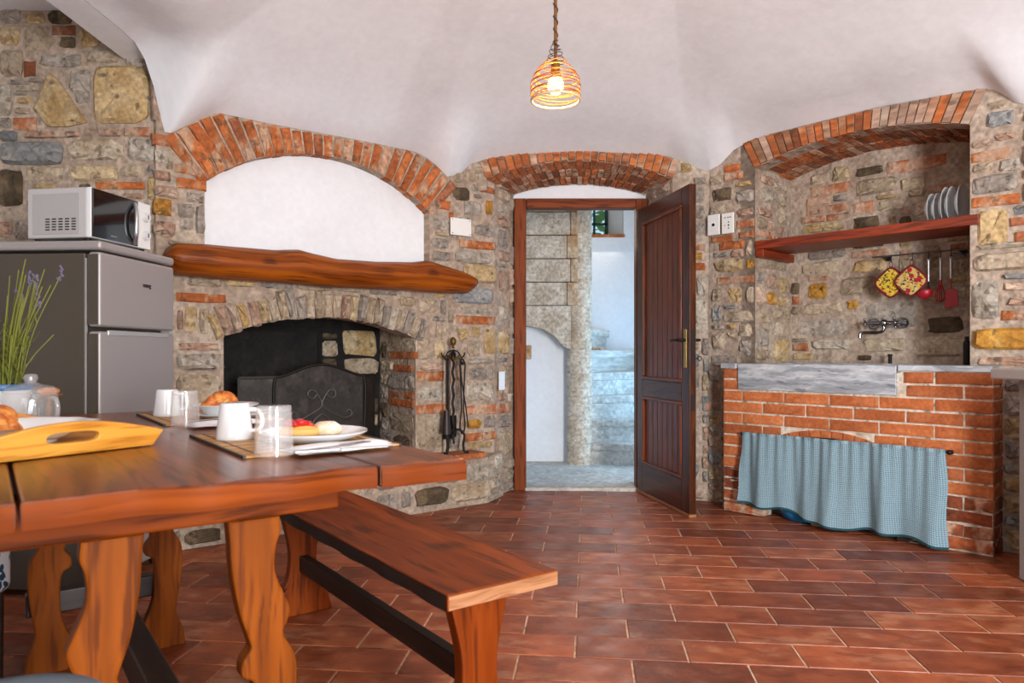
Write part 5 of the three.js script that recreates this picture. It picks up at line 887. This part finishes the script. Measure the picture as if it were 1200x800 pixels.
[[321, 533, 'clear glass tumbler turned upside down on the placemat beside the folded napkin'], [217, 499, 'clear glass tumbler turned upside down on the placemat beside the croissant']].forEach(([u, v, l]) => {
  const [p, q] = tq(u, v, MY), o = settle('tumbler', l, 'glass', p, q, MY, 0, 'upturned tumblers');
  addMesh('wall', lathe([[0.0335, 0.098], [0.0345, 0.08], [0.039, 0.0], [0.0372, 0.0], [0.033, 0.075], [0.032, 0.088]], 40), M.glass, o); addMesh('glass_base', lathe([[0.001, 0.1], [0.03, 0.1], [0.0335, 0.097], [0.0335, 0.091], [0.03, 0.088], [0.001, 0.088]], 40), M.glass, o);
});
const plateGeo = (r, h) => lathe([[0.001, 0.0], [r * 0.55, 0.0], [r * 0.62, 0.004], [r * 0.8, h * 0.45], [r, h], [r, h + 0.004], [r * 0.78, h * 0.55 + 0.004], [r * 0.6, 0.009], [0.001, 0.008]], 56);
const crust = std({ map: tex(128, (x, y) => { let c = mix3(hex('#c8722a'), hex('#9c4a16'), sm(0.3, 0.7, fbm(x, y, 3, 12, 4, 811))); return mix3(c, hex('#e0a04c'), 0.6 * sm(0.55, 0.7, fbm(x, y, 4, 20, 3, 815))); }), roughness: 0.55 });
function croissant(name, label, pos, turn, s = 1) {
  const o = thing(name, label, 'croissant', pos, turn);
  const g = grid(28, 70, (u, v) => { const t = v * 2 - 1, ph = t * 1.15, R = 0.055, a = u * Math.PI * 2, seg = Math.abs(((v * 7) % 1) - 0.5) * 2, r = (0.03 * Math.pow(Math.max(0, 1 - t * t), 0.75) + 0.002) * (1 - 0.14 * Math.pow(seg, 3)); return [s * (R + r * Math.cos(a)) * Math.sin(ph) * 1.15, s * (r * 0.95 * (1 + Math.sin(a))), s * ((R + r * Math.cos(a)) * Math.cos(ph) - R), v * 2, u]; });
  addMesh('dough', g, crust, o); return o;
}
{
  let [p, q] = tq(368, 517, MY), o = settle('dinner_plate', 'white dinner plate carrying the fruit tart', 'plate', p, q, MY); addMesh('dish', plateGeo(0.122, 0.022), M.white, o);
  const tp = onTable(...tq(353, 510, MY + 0.01), MY + 0.0105), t = thing('fruit_tart', 'small pastry tart topped with red strawberry slices on the white plate', 'tart', tp);
  addMesh('pastry', lathe([[0.001, 0], [0.042, 0], [0.05, 0.006], [0.05, 0.015], [0.043, 0.02], [0.001, 0.017]], 30), std({ color: '#d8a65a', roughness: 0.7 }), t);
  addMesh('custard', lathe([[0.001, 0.024], [0.025, 0.023], [0.04, 0.018], [0.04, 0.014]], 24), std({ color: '#e8c868', roughness: 0.4 }), t);
  for (let i = 0; i < 7; i++) { const g = new THREE.SphereGeometry(0.014, 12, 8).scale(1.2, 0.45, 0.8); g.rotateX(rr(-0.5, 0.5)); g.rotateZ(rr(-0.3, 0.3)); g.rotateY(i * 0.9); g.translate(0.02 * Math.cos(i * 0.9) - 0.004, 0.026 + 0.004 * (i % 2), 0.02 * Math.sin(i * 0.9)); addMesh('strawberry_slice', g, std({ color: '#b8141c', roughness: 0.3 }), t); }
  const bn = thing('sugared_bun', 'round sugar-dusted bun beside the tart on the white plate', 'bun', onTable(...tq(383, 509, MY + 0.01), MY + 0.0105)); addMesh('bun', lathe([[0.001, 0.032], [0.02, 0.03], [0.034, 0.02], [0.037, 0.01], [0.03, 0.0], [0.001, 0.0]], 26), std({ map: rock('#e6d3b8', '#d8b88c', '#f2ece2', 0.9, 821, '#c89a5c'), roughness: 0.8 }), bn);
  [p, q] = tq(272, 490, MY); o = settle('side_plate', 'flat white plate under the croissant bowl', 'plate', p, q, MY); addMesh('dish', plateGeo(0.115, 0.016), M.white, o);
  const bw = settle('shallow_bowl', 'shallow white bowl stacked on the flat plate, holding a croissant', 'bowl', p + 0.004, q + 0.02, MY + 0.0095); addMesh('dish', lathe([[0.001, 0], [0.05, 0], [0.06, 0.006], [0.085, 0.028], [0.1, 0.034], [0.1, 0.037], [0.082, 0.033], [0.055, 0.01], [0.001, 0.008]], 56), M.white, bw);
  croissant('croissant', 'golden croissant in the shallow white bowl', onTable(p + 0.0, q + 0.03, MY + 0.025), 1.15, 1.05);
  // napkins and cutlery
  const cloth = std({ color: '#e6e6e8', roughness: 0.9 });
  const napkin = (label, pos, turn, w, l) => { const n = thing('napkin', label, 'napkin', pos, turn); for (let k = 0; k < 3; k++) addMesh('fold', grid(24, 8, (u, v) => { const e = Math.min(1, Math.min(u, 1 - u, v, 1 - v) * 14); return [(u - 0.5) * l * (1 - 0.03 * k), 0.001 + 0.0035 * (k + e) + 0.0012 * Math.sin(u * 9 + k), (v - 0.5) * w * (1 - 0.22 * k)]; }), cloth, n); return n; };
  const ny = Math.atan2(tb[1], tb[0]);
  [p, q] = tq(398, 525, MY); napkin('folded white napkin with fork and knife on the placemat near the tart', onTable(p, q, MY), ny + 0.12, 0.1, 0.23);
  [p, q] = tq(264, 497, MY); napkin('folded white napkin on the placemat near the croissant', onTable(p, q, MY), ny + 0.12, 0.09, 0.2);
  const fk = thing('fork', 'steel fork lying on the folded napkin near the tart', 'fork', onTable(...tq(388, 524, MY + 0.014), MY + 0.0145), ny + 0.3); addMesh('handle', bx(0.12, 0.002, 0.008, 0.03, 0.001, 0, 0.0009), M.steel, fk); addMesh('head', bx(0.03, 0.002, 0.022, -0.045, 0.0015, 0, 0.0009), M.steel, fk); for (let k = 0; k < 4; k++) addMesh('tine', bx(0.04, 0.0018, 0.003, -0.078, 0.002, -0.0095 + k * 0.0063), M.steel, fk);
  const kn = thing('table_knife', 'steel table knife lying on the folded napkin near the tart', 'knife', onTable(...tq(402, 528, MY + 0.014), MY + 0.0145), ny - 0.1); addMesh('handle', bx(0.09, 0.006, 0.013, 0.05, 0.003, 0, 0.0028), M.steel, kn); addMesh('blade', extr([[0.005, -0.006], [0.005, 0.007], [-0.09, 0.008], [-0.105, 0.0], [-0.09, -0.006]], 0.0015).rotateX(-Math.PI / 2).translate(0, 0.002, 0), M.steel, kn);
  const f2 = thing('fork', 'steel fork lying on the folded napkin near the croissant', 'fork', onTable(...tq(256, 491, MY + 0.014), MY + 0.0145), ny + 0.3); addMesh('handle', bx(0.12, 0.002, 0.008, 0.03, 0.001, 0, 0.0009), M.steel, f2); addMesh('head', bx(0.05, 0.002, 0.02, -0.05, 0.0015, 0, 0.0009), M.steel, f2);
}
// serving tray with a plate of croissants
{
  const A = [tq(178, 522, TH), tq(-34, 547, TH)], pa = onTable(...A[0]), pb = onTable(...A[1]), dir = new THREE.Vector3().subVectors(pa, pb), W = dir.length(), ang = Math.atan2(-dir.z, dir.x);
  const o = thing('serving_tray', 'honey coloured wooden serving tray with oval handle holes', 'tray', pb.clone().setY(TH + 0.004), ang); const D = 0.5;
  addMesh('base', uvBox(bx(W, 0.01, D, W / 2, 0.005, -D / 2, 0.002), 0.6, 'x', 1), M.tray, o);
  const endPts = [[0.0, 0], [W, 0]]; const top = []; for (let i = 0; i <= 20; i++) { const t = i / 20; top.push([lerp(W + 0.022, -0.022, t), 0.034 + 0.034 * Math.sin(Math.PI * t)]); }
  const hole = []; for (let i = 0; i < 28; i++) { const a = i / 28 * Math.PI * 2; hole.push([W / 2 + 0.052 * Math.sign(Math.cos(a)) * Math.pow(Math.abs(Math.cos(a)), 0.55), 0.036 + 0.0115 * Math.sign(Math.sin(a)) * Math.pow(Math.abs(Math.sin(a)), 0.7)]); }
  for (const z of [0, -D]) { const g = extr([...endPts, ...top], 0.014, 0.003, [hole]); const m = addMesh('handle_end', uvBox(g, 0.6, 'x', 1), M.tray, o); m.position.set(0, 0.0, z === 0 ? -0.008 : z - 0.006); m.rotation.x = z === 0 ? 0.18 : -0.18; }
  for (const x of [0.0, W]) { const m = addMesh('side', uvBox(bx(0.012, 0.036, D - 0.01, 0, 0.018, 0, 0.003), 0.6, 'z', 1), M.tray, o); m.position.set(x, 0.004, -D / 2); m.rotation.z = x ? -0.5 : 0.5; }
  const c = new THREE.Vector3(W * 0.45, 0.011, -0.2).applyAxisAngle(new THREE.Vector3(0, 1, 0), ang).add(o.position);
  const pl = thing('serving_plate', 'white serving plate with a wavy rim on the wooden tray', 'plate', c); addMesh('dish', grid(72, 10, (u, v) => { const a = u * Math.PI * 2, r = v * 0.165 * (1 + 0.025 * v * Math.cos(a * 10)); return [r * Math.cos(a), 0.008 + 0.034 * sm(0.55, 1, v), r * Math.sin(a)]; }), M.white, pl); addMesh('foot_ring', lathe([[0.08, 0], [0.085, 0], [0.085, 0.008], [0.08, 0.008]], 30), M.white, pl);
  for (const [dx, dz, t, l] of [[-0.02, 0.06, 0.6, 'golden croissant on the serving plate, nearer the tray handle'], [-0.07, -0.06, 2.2, 'golden croissant on the serving plate, behind the other one']]) croissant('croissant', l, c.clone().add(new THREE.Vector3(dx, 0.012, dz)), t, 1.1);
}
// glass jar, lavender and dried orange slices behind the tray
{
  const at = (u, d, y = TH) => P((u - 600) / F * d, d, y);
  const g = thing('glass_jar', 'ribbed clear glass jar with a knobbed lid and side handle', 'jar', at(36, 1.98));
  const jg = M.glass;
  addMesh('body', grid(96, 24, (u, v) => { const a = u * Math.PI * 2, y = v * 0.1, R = 0.062 * (0.9 + 0.18 * Math.sin(v * 2.6)) * (1 + 0.012 * Math.cos(a * 24) * sm(0.02, 0.2, v) * (1 - sm(0.7, 0.9, v))); return [R * Math.cos(a), y + 0.001, R * Math.sin(a)]; }), jg, g);
  addMesh('bottom', cyl(0.056, 0.056, 0.004, 40, 0, 0.003, 0), jg, g);
  addMesh('lid', lathe([[0.062, 0.1], [0.066, 0.104], [0.055, 0.118], [0.024, 0.126], [0.012, 0.13], [0.018, 0.142], [0.014, 0.152], [0.001, 0.154]], 40), jg, g);
  addMesh('handle', tube([[0.058, 0.09, 0], [0.08, 0.085, 0], [0.088, 0.06, 0], [0.08, 0.025, 0], [0.058, 0.02, 0]], 0.006, 30, 10).rotateY(-0.2), jg, g);
  const l = thing('lavender_pot', 'pot of flowering lavender with a blue rim behind the glass jar', 'potted plant', at(2, 2.16));
  addMesh('pot', lathe([[0.001, 0], [0.06, 0], [0.075, 0.1], [0.078, 0.1], [0.078, 0.11], [0.068, 0.11], [0.066, 0.1], [0.001, 0.1]], 32), std({ color: '#d8dad8', roughness: 0.5 }), l); addMesh('rim_band', lathe([[0.0755, 0.1], [0.0795, 0.1], [0.0795, 0.118], [0.074, 0.118]], 32), std({ color: '#1c5f96', roughness: 0.4 }), l);
  const stems = [], fl = [], lv = [];
  for (let i = 0; i < 70; i++) {
    const a = rr(0, 6.28), r0 = rr(0, 0.05), H = rr(0.14, 0.4), lean = rr(0.02, 0.11), x0 = r0 * Math.cos(a), z0 = r0 * Math.sin(a), x1 = x0 + lean * Math.cos(a), z1 = z0 + lean * Math.sin(a);
    stems.push(tube([[x0, 0.1, z0], [lerp(x0, x1, 0.35), 0.1 + H * 0.5, lerp(z0, z1, 0.35)], [x1, 0.1 + H, z1]], 0.0016, 10, 5));
    for (let k = 0; k < 7; k++) { const t = rr(0.05, 0.6), q = new THREE.PlaneGeometry(0.004, rr(0.03, 0.05)); q.translate(0, 0.02, 0); q.rotateX(rr(0.3, 0.9)); q.rotateY(rr(0, 6.28)); q.translate(lerp(x0, x1, t * 0.8), 0.1 + H * t, lerp(z0, z1, t * 0.8)); lv.push(q); }
    if (i % 4 === 0 && H > 0.25) for (let k = 0; k < 14; k++) { const q = new THREE.OctahedronGeometry(rr(0.0035, 0.006)); q.translate(x1 + rr(-0.006, 0.006), 0.1 + H - 0.012 + k * 0.0032, z1 + rr(-0.006, 0.006)); fl.push(q); }
  }
  for (const [n, q, c] of [['stems', stems, '#7d8030'], ['leaves', lv, '#6c7226'], ['flowers', fl, '#6f6680']]) { const m = addMesh(n, merge(q), std({ color: c, roughness: 0.85 }), l); m.userData.kind = 'stuff'; }
  const os = (label, pos, tilt) => { const s = thing('dried_orange_slice', label, 'orange slice', pos, 0.4); addMesh('slice', cyl(0.028, 0.028, 0.005, 24, 0, 0.0, 0).rotateX(tilt).translate(0, 0.028 * Math.abs(Math.sin(tilt)) + 0.003, 0), std({ map: rock('#c8701c', '#a8540f', '#e0a040', 0.8, 831, '#5c2a0a'), roughness: 0.6 }), s); };
  const bowl = thing('small_dish', 'small stand holding dried orange slices behind the glass jar', 'dish', at(57, 2.1)); addMesh('bowl', lathe([[0.001, 0], [0.022, 0], [0.008, 0.012], [0.008, 0.075], [0.034, 0.085], [0.036, 0.09], [0.001, 0.088]], 28), std({ color: '#8a5a2c', roughness: 0.6 }), bowl);
  os('dried orange slice on the small stand behind the glass jar', at(57, 2.1, TH + 0.09), 0.25); os('dried orange slice leaning beside the lavender pot', at(4, 1.97), 1.2);
}
// ------------------------------------------------------------------ seats at the near side of the table
{
  const o = thing('round_stool', 'round stool with a blue grey padded seat near the table end', 'stool', P(-0.7, 0.96, -0.065));
  addMesh('seat', lathe([[0.001, 0.555], [0.1, 0.553], [0.14, 0.545], [0.155, 0.53], [0.15, 0.51], [0.001, 0.508]], 40), std({ color: '#6f7d86', roughness: 0.8 }), o); addMesh('metal_band', lathe([[0.152, 0.515], [0.157, 0.515], [0.157, 0.528], [0.152, 0.528]], 40), M.brass, o);
  for (let k = 0; k < 4; k++) { const a = k * Math.PI / 2 + 0.5; addMesh('leg', tube([[0.11 * Math.cos(a), 0.51, 0.11 * Math.sin(a)], [0.15 * Math.cos(a), 0.066, 0.15 * Math.sin(a)]], 0.011, 4, 8), M.iron, o); }
  const fab = canvasTex(256, 256, (g, w) => { g.fillStyle = '#d9dde0'; g.fillRect(0, 0, w, w); let k = 5; const rn = () => { k = Math.imul(k ^ (k >>> 15), 2246822519) + 374761393 | 0; return ((k >>> 0) % 1000) / 1000; }; for (let i = 0; i < 60; i++) { g.fillStyle = i % 3 ? '#1d3f5c' : '#2f6f96'; g.beginPath(); g.ellipse(rn() * w, rn() * w, 6 + rn() * 14, 4 + rn() * 8, rn() * 3, 0, 7); g.fill(); } });
  const c = thing('covered_stool', 'low stool under a blue and white patterned fabric cover behind the table legs', 'stool', P(-1.605, 2.0, 0)); addMesh('cover', new RoundedBoxGeometry(0.3, 0.24, 0.2, 4, 0.03).translate(0, 0.4, 0), std({ map: fab, roughness: 0.9 }), c);
  for (const x of [-0.12, 0.12]) for (const z of [-0.07, 0.07]) addMesh('leg', cyl(0.013, 0.016, 0.31, 10, x, 0.155, z), M.darkWood, c);
}
renderer.render(scene, camera);
